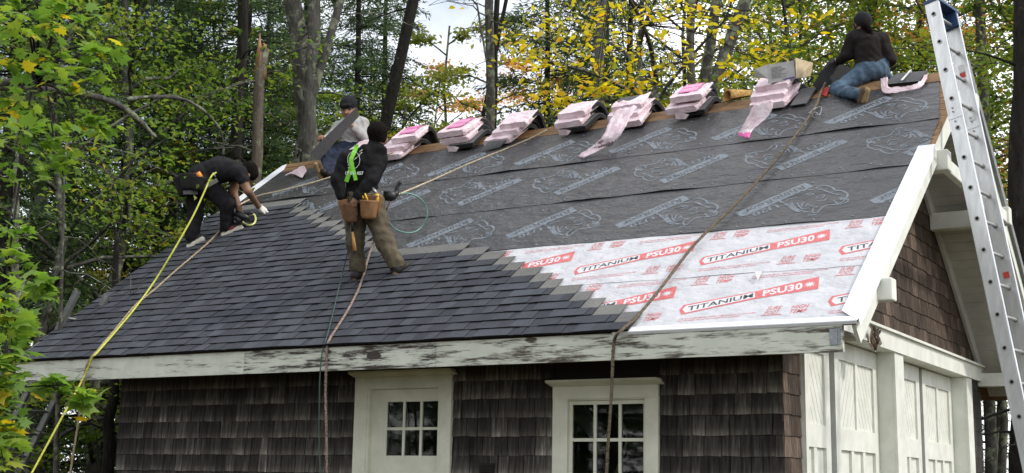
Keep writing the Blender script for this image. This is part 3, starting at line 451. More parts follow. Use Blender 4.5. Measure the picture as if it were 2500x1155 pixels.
MAT['leather'] = plain('tan_tool_leather', (.24,.125,.055), .65, .3, var=.4, scale=9, bmp=.3, bscale=40, coord='World'); MAT['leather_dark'] = plain('dark_tool_leather', (.13,.068,.036), .65, .3, var=.3, coord='World')
MAT['nylon'] = plain('black_nylon', (.016,.016,.016), .7, .3, coord='World'); MAT['webbing'] = plain('grey_webbing', (.13,.13,.12), .8, coord='World'); MAT['lime'] = plain('lime_webbing', (.20,.58,.05), .7, var=.1, coord='World')
MAT['orange'] = plain('orange_plastic', (.70,.26,.04), .5); MAT['yellow'] = plain('yellow_plastic', (.66,.42,.04), .5); MAT['hammer_wood'] = plain('hammer_handle_wood', (.42,.22,.07), .6, coord='World')
MAT['white_ink'] = plain('white_ink', (.70,.70,.70), .8); MAT['tool_black'] = plain('black_tool_plastic', (.012,.012,.013), .45, .5); MAT['red_label'] = plain('red_label', (.50,.06,.05), .5); MAT['white_label'] = plain('white_label', (.62,.62,.60), .5); MAT['red_plastic'] = plain('red_plastic', (.42,.05,.04), .5)

# ================================================================== THE PLACE: ground
gm, nt, b = new_mat('forest_floor', (.06,.05,.03), .95, .1)
setc(nt, b, ramp(nt, tex(nt, 'Noise', 1.5, 8, coord='World', rough=.7), [(.3, (.025,.03,.012)), (.5, (.06,.05,.028)), (.7, (.12,.085,.04))]))
n = 60; xs = np.linspace(-160, 160, n + 1)
gx, gy = np.meshgrid(xs, xs + 40, indexing='ij'); gz = -.12 + .12 * np.sin(gx * .31) * np.cos(gy * .27) - .0 * gx
gz = np.minimum(gz, -.005); V = np.stack([gx, gy, gz], -1).reshape(-1, 3)
idx = np.arange((n + 1) ** 2).reshape(n + 1, n + 1)
Fq = np.stack([idx[:-1,:-1], idx[1:,:-1], idx[1:,1:], idx[:-1,1:]], -1).reshape(-1, 4)
tag(link('ground', quads('ground', V, Fq, smooth=True), None, gm), kind='structure')

# ================================================================== GARAGE
garage = empty('garage', (-L / 2, D, 0), 'weathered shingled garage being re-roofed, white trim and half laid black shingles', 'garage')
def P(mb, name, mats, parent=garage): return mb.build(name, mats, parent)
def Z(z): return ZE + z
GX = -OG; WX0, WX1 = -L + OGL, GX            # wall ends
FY, BY = OE, 2 * D - OE                      # front and back wall faces
XL = -L
# roof decks (near and far slope), wood
mb = MB(); mb.hexa([roofP(XL,0,-.03), roofP(0,0,-.03), roofP(0,SL,-.03), roofP(XL,SL,-.03), roofP(XL,0,0), roofP(0,0,0), roofP(0,SL,0), roofP(XL,SL,0)])
P(mb, 'roof_deck', MAT['board'])
def farP(x, s, h=0): p = roofP(x, s, h); return Vector((p.x, 2 * D - p.y, p.z))
mb = MB(); mb.hexa([farP(XL,0,-.03), farP(0,0,-.03), farP(0,SL-.001,-.03), farP(XL,SL-.001,-.03), farP(XL,0,0), farP(0,0,0), farP(0,SL-.001,0), farP(XL,SL-.001,0)][::1])
P(mb, 'roof_deck', MAT['board'])
mb = MB(); mb.hexa([farP(XL-.02,0,.004), farP(.035,0,.004), farP(.035,SL-.14,.004), farP(XL-.02,SL-.14,.004), farP(XL-.02,0,.03), farP(.035,0,.03), farP(.035,SL-.14,.03), farP(XL-.02,SL-.14,.03)])
P(mb, 'far_slope_covering', MAT['shingle_edge'])
# exposed boards along the ridge
x = XL + .02; k = 0
while x < -.05:
    ln = random.uniform(1.7, 2.6); x1 = min(x + ln, -.02)
    for s0, s1 in ((5.04, 5.185), (5.193, 5.335)):
        mb = MB(); o_ = random.uniform(-.004, .004)
        mb.hexa([roofP(x,s0,.002), roofP(x1-.006,s0,.002), roofP(x1-.006,s1,.002), roofP(x,s1,.002), roofP(x,s0,.02+o_), roofP(x1-.006,s0,.02+o_), roofP(x1-.006,s1,.02+o_), roofP(x,s1,.02+o_)])
        P(mb, 'roof_board', MAT['board'])
    x = x1
for s0 in (3.55, 3.72, 3.89, 4.06, 4.23, 4.40, 4.57, 4.74, 4.90):       # board ends along the open rake
    mb = MB(); mb.hexa([roofP(-.5,s0,.001), roofP(-.004,s0,.001), roofP(-.004,s0+.16,.001), roofP(-.5,s0+.16,.001), roofP(-.5,s0,.004), roofP(-.004,s0,.004), roofP(-.004,s0+.16,.004), roofP(-.5,s0+.16,.004)])
    P(mb, 'roof_board', MAT['board'])
# underlayment sheets
def sheet(name, s0, s1, h, matk, x0, x1a, x1b, lift):
    rnd = random.Random(int(s0 * 100)); nx = 70; rows = [s0, s0 + .03, s0 + .10, s1]
    vs = []; fs = []
    ph = [rnd.uniform(0, 6) for _ in range(4)]
    for r, s in enumerate(rows):
        for i in range(nx + 1):
            xe = x1a + (x1b - x1a) * (s - s0) / (s1 - s0); xx = x0 + (xe - x0) * i / nx
            if r == 0:
                ds = .006 * math.sin(xx * 5 + ph[0]) + .004 * math.sin(xx * 17 + ph[1]); dh = lift * max(0, .25 + .5 * math.sin(xx * 1.7 + ph[2]) + .45 * math.sin(xx * 6.1 + ph[3]))
            else: ds = 0; dh = 0
            vs.append(roofP(xx, s + ds, h + dh))
    n0 = len(vs); vs += [v - Vector((0, -SP, CP)) * .0015 for v in vs]
    for r in range(len(rows) - 1):
        for i in range(nx):
            a = r * (nx + 1) + i; q = (a, a + 1, a + nx + 2, a + nx + 1); fs.append(q); fs.append(tuple(j + n0 for j in q[::-1]))
    for i in range(nx): fs.append((i + 1, i, i + n0, i + 1 + n0))
    mb = MB(); mb.add(vs, fs); return P(mb, name, MAT[matk])
psu = [sheet('white_underlayment', .045, .935, .0035, 'psu', XL+.03, -.03, -.03, .0), sheet('white_underlayment', .905, 1.835, .0062, 'psu', XL+.03, -.03, -.03, .003)]
rhi = [sheet('black_underlayment', 1.80, 2.92, .0095, 'rhino', XL+.03, -.03, -.035, .012), sheet('black_underlayment', 2.86, 4.02, .0128, 'rhino', XL+.03, -.035, -.045, .015), sheet('black_underlayment', 3.96, 5.06, .0161, 'rhino', XL+.03, -.05, -.23, .015)]

# ---- prints on the sheets
def text_tris(body, size, width=None, shear=0.0, offset=0.0):
    cu = bpy.data.curves.new('t', 'FONT'); cu.body = body; cu.size = size; cu.shear = shear; cu.offset = offset; cu.resolution_u = 2
    ob = bpy.data.objects.new('t', cu); COL.objects.link(ob)
    me = bpy.data.meshes.new_from_object(ob.evaluated_get(bpy.context.evaluated_depsgraph_get()))
    vs = np.array([v.co[:2] for v in me.vertices]).reshape(-1, 2); fs = [tuple(p.vertices) for p in me.polygons]
    bpy.data.objects.remove(ob); bpy.data.curves.remove(cu); bpy.data.meshes.remove(me)
    if len(vs):
        lo = vs.min(0); vs = vs - lo
        if width: vs[:, 0] *= width / max(vs[:, 0].max(), 1e-6)
    return vs, fs
def fit_quad(vs, q, hgt=None):
    """map text (origin lower left) onto quad q = [ll, lr, ur, ul]"""
    w = vs[:, 0].max(); h = hgt or vs[:, 1].max(); out = []
    ll, lr, ur, ul = [np.array(p, float) for p in q]
    for x_, y_ in vs:
        u_, v_ = x_ / w, y_ / h
        out.append((1-v_) * ((1-u_) * ll + u_ * lr) + v_ * ((1-u_) * ul + u_ * ur))
    return np.array(out)
def flat(mb, pts, faces, h, mi):
    mb.add([(p[0], p[1], h) for p in pts], faces, mi)
def stroke(mb, pts, w, h, mi):
    P_ = [np.array(p, float) for p in pts]
    sm = smooth_path([(p[0], p[1], 0) for p in P_], 4) if len(P_) > 2 else [Vector((p[0], p[1], 0)) for p in P_]
    L_ = []; n = len(sm)
    for i in range(n):
        t = sm[min(i+1, n-1)] - sm[max(i-1, 0)]; nn = Vector((-t.y, t.x, 0)).normalized() * w * (.55 + .45 * math.sin(math.pi * (i + .5) / n)) * .5
        L_.append((sm[i] + nn, sm[i] - nn))
    vs = [v for a in L_ for v in a]
    mb.add([(v.x, v.y, h) for v in vs], [(2*i+1, 2*i+3, 2*i+2, 2*i) for i in range(n - 1)], mi)
# emblem in the frame of the roll (traced upside down; 180 degrees turned for the other rows)
lg = MB()
B_ = [np.array(p) for p in LOGO_BANNER]                     # tip, lower corner, ..., far end (traced rotated by 180 deg)
flat(lg, [B_[1], B_[2], B_[3], B_[4], B_[0]], [(0, 1, 2, 3, 4)], 0, 0)
ul, ur, lr, ll = B_[1] + .0, B_[3], B_[4], B_[0]             # reading direction runs from far end to tip
ax = (B_[0] - B_[4]); ax /= np.linalg.norm(ax); upv = (B_[3] - B_[4])
q = [B_[4] + ax * .05 + upv * .16, B_[0] - ax * .07 + (B_[1] - B_[0]) * .22, B_[1] - ax * .07 - (B_[1] - B_[0]) * .16, B_[3] + ax * .05 - upv * .16]
tv, tf = text_tris('RhinoRoof', 1, None, .18, .012); flat(lg, fit_quad(tv, q), tf, .0006, 1)
u = [np.array(p) for p in LOGO_U20]
tv, tf = text_tris('U20', 1, None, .0, .02); flat(lg, fit_quad(tv, [u[3], u[2], u[1], u[0]]), tf, .0006, 0)
for i, s in enumerate(LOGO_STROKES): stroke(lg, s, .021 if i < 2 else .018, .0004, 0)
lg_me = lg.mesh('printed_emblem'); lg_me.materials.append(MAT['grey_print']); lg_me.materials.append(MAT['rhino'])
def place_print(me, x, s, h, flip, parent, name, xmax=-.03):
    M_ = ROOF_M @ Matrix.Translation((x, s, h)) @ (Matrix.Rotation(math.pi, 4, 'Z') if flip else Matrix())
    xs_ = [(-v.co.x if flip else v.co.x) + x for v in me.vertices]
    if min(xs_) > xmax: return
    if max(xs_) > xmax:
        bm = bmesh.new(); bm.from_mesh(me); lx = (xmax - x) * (-1 if flip else 1)
        bmesh.ops.bisect_plane(bm, geom=bm.verts[:] + bm.edges[:] + bm.faces[:], plane_co=(lx, 0, 0), plane_no=(-1 if flip else 1, 0, 0), clear_outer=True)
        m2 = bpy.data.meshes.new(me.name); bm.to_mesh(m2); bm.free()
        for mm in me.materials: m2.materials.append(mm)
        me = m2
    o = bpy.data.objects.new(name, me); COL.objects.link(o); o.matrix_basis = M_; o.parent = parent; o.matrix_parent_inverse = parent.matrix_basis.inverted()
for k in range(-1, 5): place_print(lg_me, -.36 - 1.253 * k, 2.155, .0115, False, rhi[0], 'printed_emblem')
off = np.array(LOGO_BANNER).max(0)
for k in range(-1, 6): place_print(lg_me, -1.436 - 1.252 * k + .565, 3.07 + .555, .0148, True, rhi[1], 'printed_emblem')
for k in range(0, 7): place_print(lg_me, -1.28 - 1.252 * k, 4.215 + (.04 if k == 0 else 0), .0181, False, rhi[2], 'printed_emblem')
# white sheet print: banner, maker's words and small print
bn = MB()
A0, A1, A2, A3, A4, A5, A6 = (.047, 0.0), (0.0, .085), (.012, .165), (.605, .335), (1.07, .515), (1.115, .305), (.635, .20)
red = [A0, A6, A3, A2, A1]
flat(bn, red, [(0, 1, 2, 3, 4)], 0, 0)
inner = [(.072, .030), (.612, .222), (.588, .312), (.038, .148), (.028, .088)]; flat(bn, inner, [(0, 1, 2, 3, 4)], .0004, 2)
flat(bn, [A6, A5, A4, A3], [(0, 1, 2, 3)], .0001, 0)
tv, tf = text_tris('TITANIUM', 1, None, .08, .02); flat(bn, fit_quad(tv, [(.085,.052), (.600,.230), (.578,.298), (.063,.132)]), tf, .0008, 1)
tv, tf = text_tris('PSU30', 1, None, .05, .032); flat(bn, fit_quad(tv, [(.672,.235), (.985,.315), (.955,.435), (.648,.330)]), tf, .0006, 2)
for j in range(10):
    a = 2 * math.pi * j / 10; c_ = np.array((1.025, .39)); r0, r1 = .018, .052
    d = np.array((math.cos(a), math.sin(a))); n_ = np.array((-d[1], d[0])) * .008
    flat(bn, [c_ + d * r0 - n_, c_ + d * r1, c_ + d * r0 + n_], [(0, 1, 2)], .0006, 2)
flat(bn, [(1.025 + .02 * math.cos(a * math.pi / 4), .39 + .02 * math.sin(a * math.pi / 4)) for a in range(8)], [tuple(range(8))], .0006, 2)
def words(mb, x, s, lines, hgt, w, h, mi, lead=1.25, sh=.2, slope=.02, off_=.02):
    for j, t in enumerate(lines):
        tv, tf = text_tris(t, 1, None, sh, off_); y0 = s - j * hgt * lead
        ww = w if isinstance(w, float) else w[j]
        flat(mb, fit_quad(tv, [(x, y0), (x + ww, y0 + ww * slope), (x + ww, y0 + ww * slope + hgt), (x, y0 + hgt)]), tf, h, mi)
def sure(mb, x, s):
    words(mb, x + .0, s - .06, ['SURE', 'FOOT'], .055, .115, .0003, 0, off_=.005); flat(mb, [(x - .02, s - .150), (x + .14, s - .146), (x + .14, s - .136), (x - .02, s - .140)], [(0, 1, 2, 3)], .0003, 0)
    words(mb, x + .20, s - .06, ['HIGH', 'TEMP'], .058, .135, .0003, 0, off_=.008)
sf = MB(); sure(sf, 0, 0); sm_ = MB()
small = ['FOR USE UNDER METAL, ASPHALT, MECHANICALLY ATTACHED', 'TILE, ADHERED TILE, SLATE, & COMPOSITE SHINGLES']
words(sm_, 0, 0, small, .022, [.64, .52], .0003, 0, 1.5, .1, .06, .005)
bn_me, sf_me, sm_me = bn.mesh('printed_banner'), sf.mesh('printed_lettering'), sm_.mesh('small_print')
for me_ in (bn_me, sf_me, sm_me):
    for mk in ('red_print', 'black_print', 'white_print'): me_.materials.append(MAT[mk])
for k in range(-1, 4):
    for (x_, s_, h_, par) in ((-1.651, 1.117, .0080, psu[1]), (-1.531, .243, .0053, psu[0])):
        xb = x_ - 1.245 * k; place_print(bn_me, xb, s_, h_, False, par, 'printed_banner', -.04)
        for dx, ds in ((.774, .06), (-.027, .655)): place_print(sf_me, xb + dx, s_ + ds, h_, False, par, 'printed_lettering', -.04)
        for dx, ds in ((.05, -.085), (.48, .585)): place_print(sm_me, xb + dx, s_ + ds, h_, False, par, 'small_print', -.04)
# fasteners (plastic cap nails) along the laps of the black sheets
capm = MB(); capm.tube([(0,0,0), (0,0,.003)], .014, 8); cap_me = capm.mesh('cap_nail'); cap_me.materials.append(MAT['grey_print'])
capc = 0
for sh_, h_, rows_ in ((rhi[0], .0095, (1.86, 2.70)), (rhi[1], .0128, (2.93, 2.99, 3.80)), (rhi[2], .0161, (4.03, 4.09, 4.85))):
    for s_ in rows_:
        x_ = -.2
        while x_ > -8.8 and capc < 290:
            x_ -= random.uniform(.2, .36); capc += 1
            o = bpy.data.objects.new('cap_nail', cap_me); COL.objects.link(o); o.matrix_basis = ROOF_M @ Matrix.Translation((x_, s_ + random.uniform(-.015, .015), h_)); o.parent = sh_; o.matrix_parent_inverse = sh_.matrix_basis.inverted()
# drip edges
def strip(name, pts, matk, parent=garage):   # pts: list of (x,s) outline, h range
    mb = MB(); mb.prism([roofP(x_, s_, .019) for x_, s_ in pts], Vector((0, -SP, CP)) * .004); return mb.build(name, MAT[matk], parent)
strip('eave_drip_edge', [(-2.0, -.022), (.022, -.022), (.022, .045), (-2.0, .045)], 'drip')
mb = MB(); mb.hexa([roofP(-2.0,-.026,-.006), roofP(.02,-.026,-.006), roofP(.02,-.022,-.006), roofP(-2.0,-.022,-.006), roofP(-2.0,-.026,.019), roofP(.02,-.026,.019), roofP(.02,-.022,.019), roofP(-2.0,-.022,.019)]); P(mb, 'eave_drip_edge', MAT['drip'])
def rake_metal(x0, x1, s0, s1, cut):
    mb = MB(); mb.prism([roofP(x0, s0 + cut, .024), roofP(x1, s0 - .03, .024), roofP(x1, s1, .024), roofP(x0, s1 - .0, .024)], Vector((0, -SP, CP)) * .003)
    xo = x1 if abs(x1) < abs(x0) else x0
    e = .004 if xo == x1 else -.004
    mb.hexa([roofP(xo,s0,-.045), roofP(xo+e,s0,-.045), roofP(xo+e,s1,-.045), roofP(xo,s1,-.045), roofP(xo,s0,.0268), roofP(xo+e,s0,.0268), roofP(xo+e,s1,.0268), roofP(xo,s1,.0268)])
    return P(mb, 'rake_drip_edge', MAT['drip'])
rake_metal(-.125, .028, 0.0, 3.27, .13)
mb = MB(); mb.prism([roofP(XL-.03, 3.0, .024), roofP(XL+.13, 3.0, .024), roofP(XL+.13, 5.12, .024), roofP(XL+.02, 5.33, .024), roofP(XL-.03, 5.28, .024)], Vector((0, -SP, CP)) * .003); P(mb, 'rake_drip_edge', MAT['drip'])
# roof shingles: laminated strips, darker tabs, pale headlap
def shingle_mesh(ln, seed, first=False):
    rnd = random.Random(seed); mb = MB(); W_, EX, T = .333, .148, .004
    def hb(v): return .020 - .045 * v
    tone = rnd.uniform(.92, 1.08)
    def dk(k): return (.046 * k, .050 * k, .060 * k)
    lt = (.145 * tone, .143 * tone, .137 * tone); ed = (.007, .007, .008)  # edge colour: black asphalt, with the shadow line under the butts painted in
    # base slab: exposed zone dark, headlap pale
    wv = [rnd.uniform(-.001, .009) for _ in range(6)]
    def edge_h(x_): t = x_ / ln * 5; i = min(int(t), 4); return wv[i] * (1 - t + i) + wv[i+1] * (t - i)
    def quad(p, c): mb.add(p, [(0, 1, 2, 3)], 0, c)
    d0 = dk(rnd.uniform(.82, 1.0) * tone)
    nx = 5
    for i in range(nx):
        xa, xb = ln * i / nx, ln * (i + 1) / nx; ha, hb_ = edge_h(xa), edge_h(xb)
        quad([(xa,0,hb(0)+T+ha), (xb,0,hb(0)+T+hb_), (xb,EX,hb(EX)+T), (xa,EX,hb(EX)+T)], d0)
        quad([(xa,0,hb(0)-.010), (xb,0,hb(0)-.010), (xb,0,hb(0)+T+hb_), (xa,0,hb(0)+T+ha)], ed)
    quad([(0,EX,hb(EX)+T), (ln,EX,hb(EX)+T), (ln,W_,hb(W_)+T), (0,W_,hb(W_)+T)], lt)
    quad([(ln,0,hb(0)), (ln,W_,hb(W_)), (ln,W_,hb(W_)+T), (ln,0,hb(0)+T)], ed); quad([(0,W_,hb(W_)), (0,0,hb(0)), (0,0,hb(0)+T), (0,W_,hb(W_)+T)], ed)
    quad([(ln,W_,hb(W_)), (0,W_,hb(W_)), (0,W_,hb(W_)+T), (ln,W_,hb(W_)+T)], ed)
    x_ = rnd.uniform(-.05, .05)
    while x_ < ln - .03:
        tw = rnd.uniform(.09, .23); a, b_ = max(0, x_), min(ln, x_ + tw); x_ += tw + rnd.choice((0, rnd.uniform(.05, .16)))
        if b_ - a < .03: continue
        c = dk(rnd.choice((.84, .92, 1.0, 1.06, 1.15, 1.3)) * tone); t2 = T + .0045; ha, hb_ = edge_h(a), edge_h(b_)
        quad([(a,-.001,hb(0)+t2+ha), (b_,-.001,hb(0)+t2+hb_), (b_,EX-.004,hb(EX)+t2), (a,EX-.004,hb(EX)+t2)], c)
        quad([(a,-.001,hb(0)-.006), (b_,-.001,hb(0)-.006), (b_,-.001,hb(0)+t2+hb_), (a,-.001,hb(0)+t2+ha)], ed)
        quad([(b_,-.001,hb(0)+T+hb_), (b_,EX-.004,hb(EX)+T), (b_,EX-.004,hb(EX)+t2), (b_,-.001,hb(0)+t2+hb_)], ed); quad([(a,EX-.004,hb(EX)+T), (a,-.001,hb(0)+T+ha), (a,-.001,hb(0)+t2+ha), (a,EX-.004,hb(EX)+t2)], ed)
        quad([(b_,EX-.004,hb(EX)+T), (a,EX-.004,hb(EX)+T), (a,EX-.004,hb(EX)+t2), (b_,EX-.004,hb(EX)+t2)], tuple(v * .8 for v in lt))
    me = mb.mesh('roof_shingle'); me.materials.append(MAT['asphalt']); return me
full = [shingle_mesh(1.0, 100 + i) for i in range(14)]
EXPO = .1433; NROW = 26
rr = random.Random(5)
def row_end(r):
    if r <= 12: return -1.86 - .205 * r + (0, .03, -.03)[r % 3]
    if r <= 24: return -5.55 - (r - 13) * .215 + (0, .04, -.02)[r % 3]
    return -7.95 - .25 * (r - 25)
last = None
for r in range(NROW):
    x1 = row_end(r)
    if r == 12: x1 = -4.46
    s0 = r * EXPO - .030; first_l = 1.0
    while x1 > XL + .02:
        ln = 1.0 if x1 - 1.0 > XL - .01 else x1 - (XL - .012)
        if ln < .06: break
        me = rr.choice(full) if ln == 1.0 else shingle_mesh(ln, 500 + r)
        while me is last: me = rr.choice(full)
        last = me
        o = bpy.data.objects.new('roof_shingle', me); COL.objects.link(o)
        o.matrix_basis = ROOF_M @ Matrix.Translation((x1 - ln, s0 + rr.uniform(-.002, .002), .0195)) @ Matrix.Rotation(rr.uniform(-.002, .002), 4, 'Z')
        o.parent = garage; o.matrix_parent_inverse = garage.matrix_basis.inverted()
        x1 -= ln + .002
# starter strip at the bottom right end
o = bpy.data.objects.new('roof_shingle', shingle_mesh(.42, 77)); COL.objects.link(o); o.matrix_basis = ROOF_M @ Matrix.Translation((-2.27, -.020, .0075)); o.parent = garage; o.matrix_parent_inverse = garage.matrix_basis.inverted()

# ---- eave fascia, soffit, rafters
FZ0, FZ1 = -.222, -.003
for (xa, xb, mk) in ((XL+.03, -6.0, 'fascia'), (-5.997, -3.75, 'fascia_heavy'), (-3.747, -.095, 'fascia_worn')):
    mb = MB(); mb.box((xa, -.012, Z(FZ0)), (xb, .03, Z(FZ1))); P(mb, 'fascia_board', MAT[mk])
mb = MB(); mb.box((XL+.04, .063, Z(-.075)), (-.1, FY + .02, Z(-.055))); P(mb, 'eave_soffit', MAT['soffit'])
for k in range(13):
    x_ = XL + .5 + k * .7
    mb = MB(); mb.box((x_, .0635, Z(-.135)), (x_ + .05, FY, Z(-.0755))); P(mb, 'rafter_tail', MAT['soffit'])
mb = MB(); mb.box((-.19, -.020, Z(-.17)), (-.11, -.0125, Z(-.05)), 0); mb.box((-.135, -.030, Z(-.17)), (-.13, -.0205, Z(-.05)), 0); P(mb, 'metal_bracket', MAT['steel'])
# ---- rake boards
for (fn, nm) in ((roofP, 'near'), (farP, 'far')):
    mb = MB(); mb.hexa([fn(-.03,.02,-.20), fn(.0,.02,-.20), fn(.0,SL-.02,-.20), fn(-.03,SL-.02,-.20), fn(-.03,-.01,-.031), fn(.0,-.01,-.031), fn(.0,SL,-.031), fn(-.03,SL,-.031)][:8]); P(mb, 'rake_board', MAT['white_paint'])
    mb = MB(); mb.hexa([fn(XL,.02,-.20), fn(XL+.03,.02,-.20), fn(XL+.03,SL-.02,-.20), fn(XL,SL-.02,-.20), fn(XL,-.01,-.031), fn(XL+.03,-.01,-.031), fn(XL+.03,SL,-.031), fn(XL,SL,-.031)]); P(mb, 'rake_board', MAT['white_paint'])
# far slope metal edge
mb = MB(); mb.hexa([farP(.002,0,-.06), farP(.04,0,-.06), farP(.04,SL+.08,-.06), farP(.002,SL+.08,-.06), farP(.002,0,.03), farP(.04,0,.035), farP(.04,SL+.08,.035), farP(.002,SL+.08,.03)]); P(mb, 'rake_drip_edge', MAT['alu_dull'])
# soffit boards under the gable overhang, laid along the ridge direction
for fn in (roofP, farP):
    k = 0; s = .1
    while s < SL - .1:
        s1 = s + .142; dz = random.uniform(-.002, .002)
        mb = MB(); mb.hexa([fn(GX+.001,s,-.046+dz), fn(-.031,s,-.046+dz), fn(-.031,s1,-.046+dz), fn(GX+.001,s1,-.046+dz), fn(GX+.001,s,-.0305), fn(-.031,s,-.0305), fn(-.031,s1,-.0305), fn(GX+.001,s1,-.0305)])
        P(mb, 'soffit_board', MAT['soffit']); s += .148
# painted trim along the top of the gable wall and verge rafters
for fn in (roofP, farP):
    mb = MB(); mb.hexa([fn(GX,.5,-.20), fn(GX+.035,.5,-.20), fn(GX+.035,SL-.12,-.20), fn(GX,SL-.12,-.20), fn(GX,.5,-.047), fn(GX+.035,.5,-.047), fn(GX+.035,SL-.06,-.047), fn(GX,SL-.06,-.047)]); P(mb, 'gable_trim', MAT['soffit'])
# outriggers, collar tie, king post
def beam(name, a, b, matk='white_paint', ch=.012): 
    mb = MB(); mb.box(a, b); o = P(mb, name, MAT[matk])
    bv = o.modifiers.new('edge', 'BEVEL'); bv.width = ch; bv.segments = 2; return o
beam('outrigger_beam', (GX, .62, Z(.235)), (.115, .76, Z(.415)))
beam('outrigger_beam', (GX, 2.80, Z(1.755)), (.10, 2.95, Z(1.955)))
beam('outrigger_beam', (GX, 2*D-2.95, Z(1.755)), (.10, 2*D-2.80, Z(1.955)))
beam('outrigger_beam', (GX, 2*D-.80, Z(.10)), (.10, 2*D-.64, Z(.27)))
beam('collar_tie', (.005, 2.952, Z(1.765)), (.075, 2*D-2.952, Z(1.90)))
beam('king_post', (-.005+.01, D-.07, Z(1.66)), (.095, D+.07, Z(2.9)))
# ---- walls
D0, D1 = -5.11, -3.985; W0, W1 = -2.905, -1.885
mb = MB()
def wb_(a, b): mb.box(a, b)
wb_((WX0, FY+.02, 0), (D0+.07, FY+.14, Z(.1))); wb_((D1-.07, FY+.02, 0), (W0+.07, FY+.14, Z(.1))); wb_((W1-.07, FY+.02, 0), (WX1-.02, FY+.14, Z(.1)))
wb_((D0+.07, FY+.02, Z(-.33)), (D1-.07, FY+.14, Z(.1))); wb_((W0+.07, FY+.02, Z(-.46)), (W1-.07, FY+.14, Z(.1))); wb_((W0+.07, FY+.02, 0), (W1-.07, FY+.14, Z(-1.75)))
front = P(mb, 'front_wall', MAT['sheathing'])
mb = MB(); mb.box((WX0, BY-.14, 0), (WX1-.02, BY, Z(.1))); P(mb, 'back_wall', MAT['sheathing'])
mb = MB(); mb.prism([(WX0, FY+.14, 0), (WX0, BY-.14, 0), (WX0, BY-.14, Z(.35)), (WX0, D, Z(H-.1)), (WX0, FY+.14, Z(.35))], (.12, 0, 0)); P(mb, 'gable_wall', MAT['sheathing'])
mb = MB()
mb.prism([(GX-.14, FY+.3, Z(.20)), (GX-.14, BY-.3, Z(.20)), (GX-.14, D+.1, Z(H-.22)), (GX-.14, D-.1, Z(H-.22))], (.12, 0, 0))
mb.box((GX-.14, FY+.02, 0), (GX-.02, 1.06, Z(.20))); mb.box((GX-.14, 7.39, 0), (GX-.02, BY, Z(.20)))
gable = P(mb, 'gable_wall', MAT['sheathing'])
mb = MB(); mb.box((WX0+.12, FY+.2, Z(.0)), (GX-.5, BY-.2, Z(.05))); P(mb, 'ceiling', MAT['dark_void'])
mb = MB(); mb.box((WX0+.12, FY+1.6, .01), (GX-.5, FY+1.7, Z(.0))); P(mb, 'dark_backdrop', MAT['dark_void'])  # dark partition added behind the panes so the glass looks dark
# wall shingles, one object each
rw = random.Random(11)
def sh_mesh(k):
    mb = MB(); r2 = random.Random(k); c = r2.uniform(-.004, .004)
    mb.hexa([(0,-.016,c), (1,-.016,-c), (1,0.0,-c), (0,0.0,c), (0,-.004,.19), (1,-.004,.19), (1,0,.19), (0,0,.19)]); return mb.mesh('wall_shingle')
shm = [sh_mesh(i) for i in range(6)]; shg = [sh_mesh(i + 10) for i in range(6)]
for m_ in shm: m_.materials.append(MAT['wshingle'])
for m_ in shg: m_.materials.append(MAT['gshingle'])
COURSE = .1700; ZC = -.976
def put_shingle(me, name, parent, origin, width, axis):
    M_ = Matrix.Translation(origin) @ (Matrix() if axis == 'x' else Matrix.Rotation(math.pi / 2, 4, 'Z')) @ Matrix.Diagonal((width, 1, 1, 1))
    o = bpy.data.objects.new(name, me); COL.objects.link(o); o.matrix_basis = M_; o.parent = parent; o.matrix_parent_inverse = parent.matrix_basis.inverted()
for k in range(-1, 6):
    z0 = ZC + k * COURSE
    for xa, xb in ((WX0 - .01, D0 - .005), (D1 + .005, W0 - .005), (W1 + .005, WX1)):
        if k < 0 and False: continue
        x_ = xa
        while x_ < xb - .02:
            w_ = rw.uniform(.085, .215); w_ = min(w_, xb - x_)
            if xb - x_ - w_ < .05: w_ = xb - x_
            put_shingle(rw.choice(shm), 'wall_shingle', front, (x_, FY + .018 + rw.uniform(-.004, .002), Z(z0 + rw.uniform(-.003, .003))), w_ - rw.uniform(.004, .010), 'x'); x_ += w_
    # strip of the gable wall beside the corner
    y_ = FY + .005
    while y_ < 1.05:
        w_ = min(rw.uniform(.1, .2), 1.055 - y_)
        if w_ > .02: put_shingle(rw.choice(shg), 'gable_shingle', gable, (GX - .018, y_, Z(z0 + rw.uniform(-.004, .004))), w_ - .004, 'y')
        y_ += w_
# lower courses below the picture's edge, joined
mb = MB()
for k in range(-11, -1):
    for xa, xb in ((WX0, D0), (D1, W0), (W1, WX1)): mb.hexa([(xa, FY+.002, Z(ZC+k*COURSE)), (xb, FY+.002, Z(ZC+k*COURSE)), (xb, FY+.018, Z(ZC+k*COURSE)), (xa, FY+.018, Z(ZC+k*COURSE)), (xa, FY+.014, Z(ZC+(k+1)*COURSE)), (xb, FY+.014, Z(ZC+(k+1)*COURSE)), (xb, FY+.018, Z(ZC+(k+1)*COURSE)), (xa, FY+.018, Z(ZC+(k+1)*COURSE))])
    for ya, yb in ((FY, 1.06), (7.39, BY)): mb.box((GX-.018, ya, Z(ZC+k*COURSE)), (GX, yb, Z(ZC+(k+1)*COURSE)-.004))
for k in range(-1, 7): mb.box((GX-.018, 7.39, Z(ZC+k*COURSE)), (GX-.002, BY, Z(ZC+(k+1)*COURSE)-.004))
tag(mb.build('lower_shingle_courses', MAT['wshingle'], front), kind='stuff')
k = 0
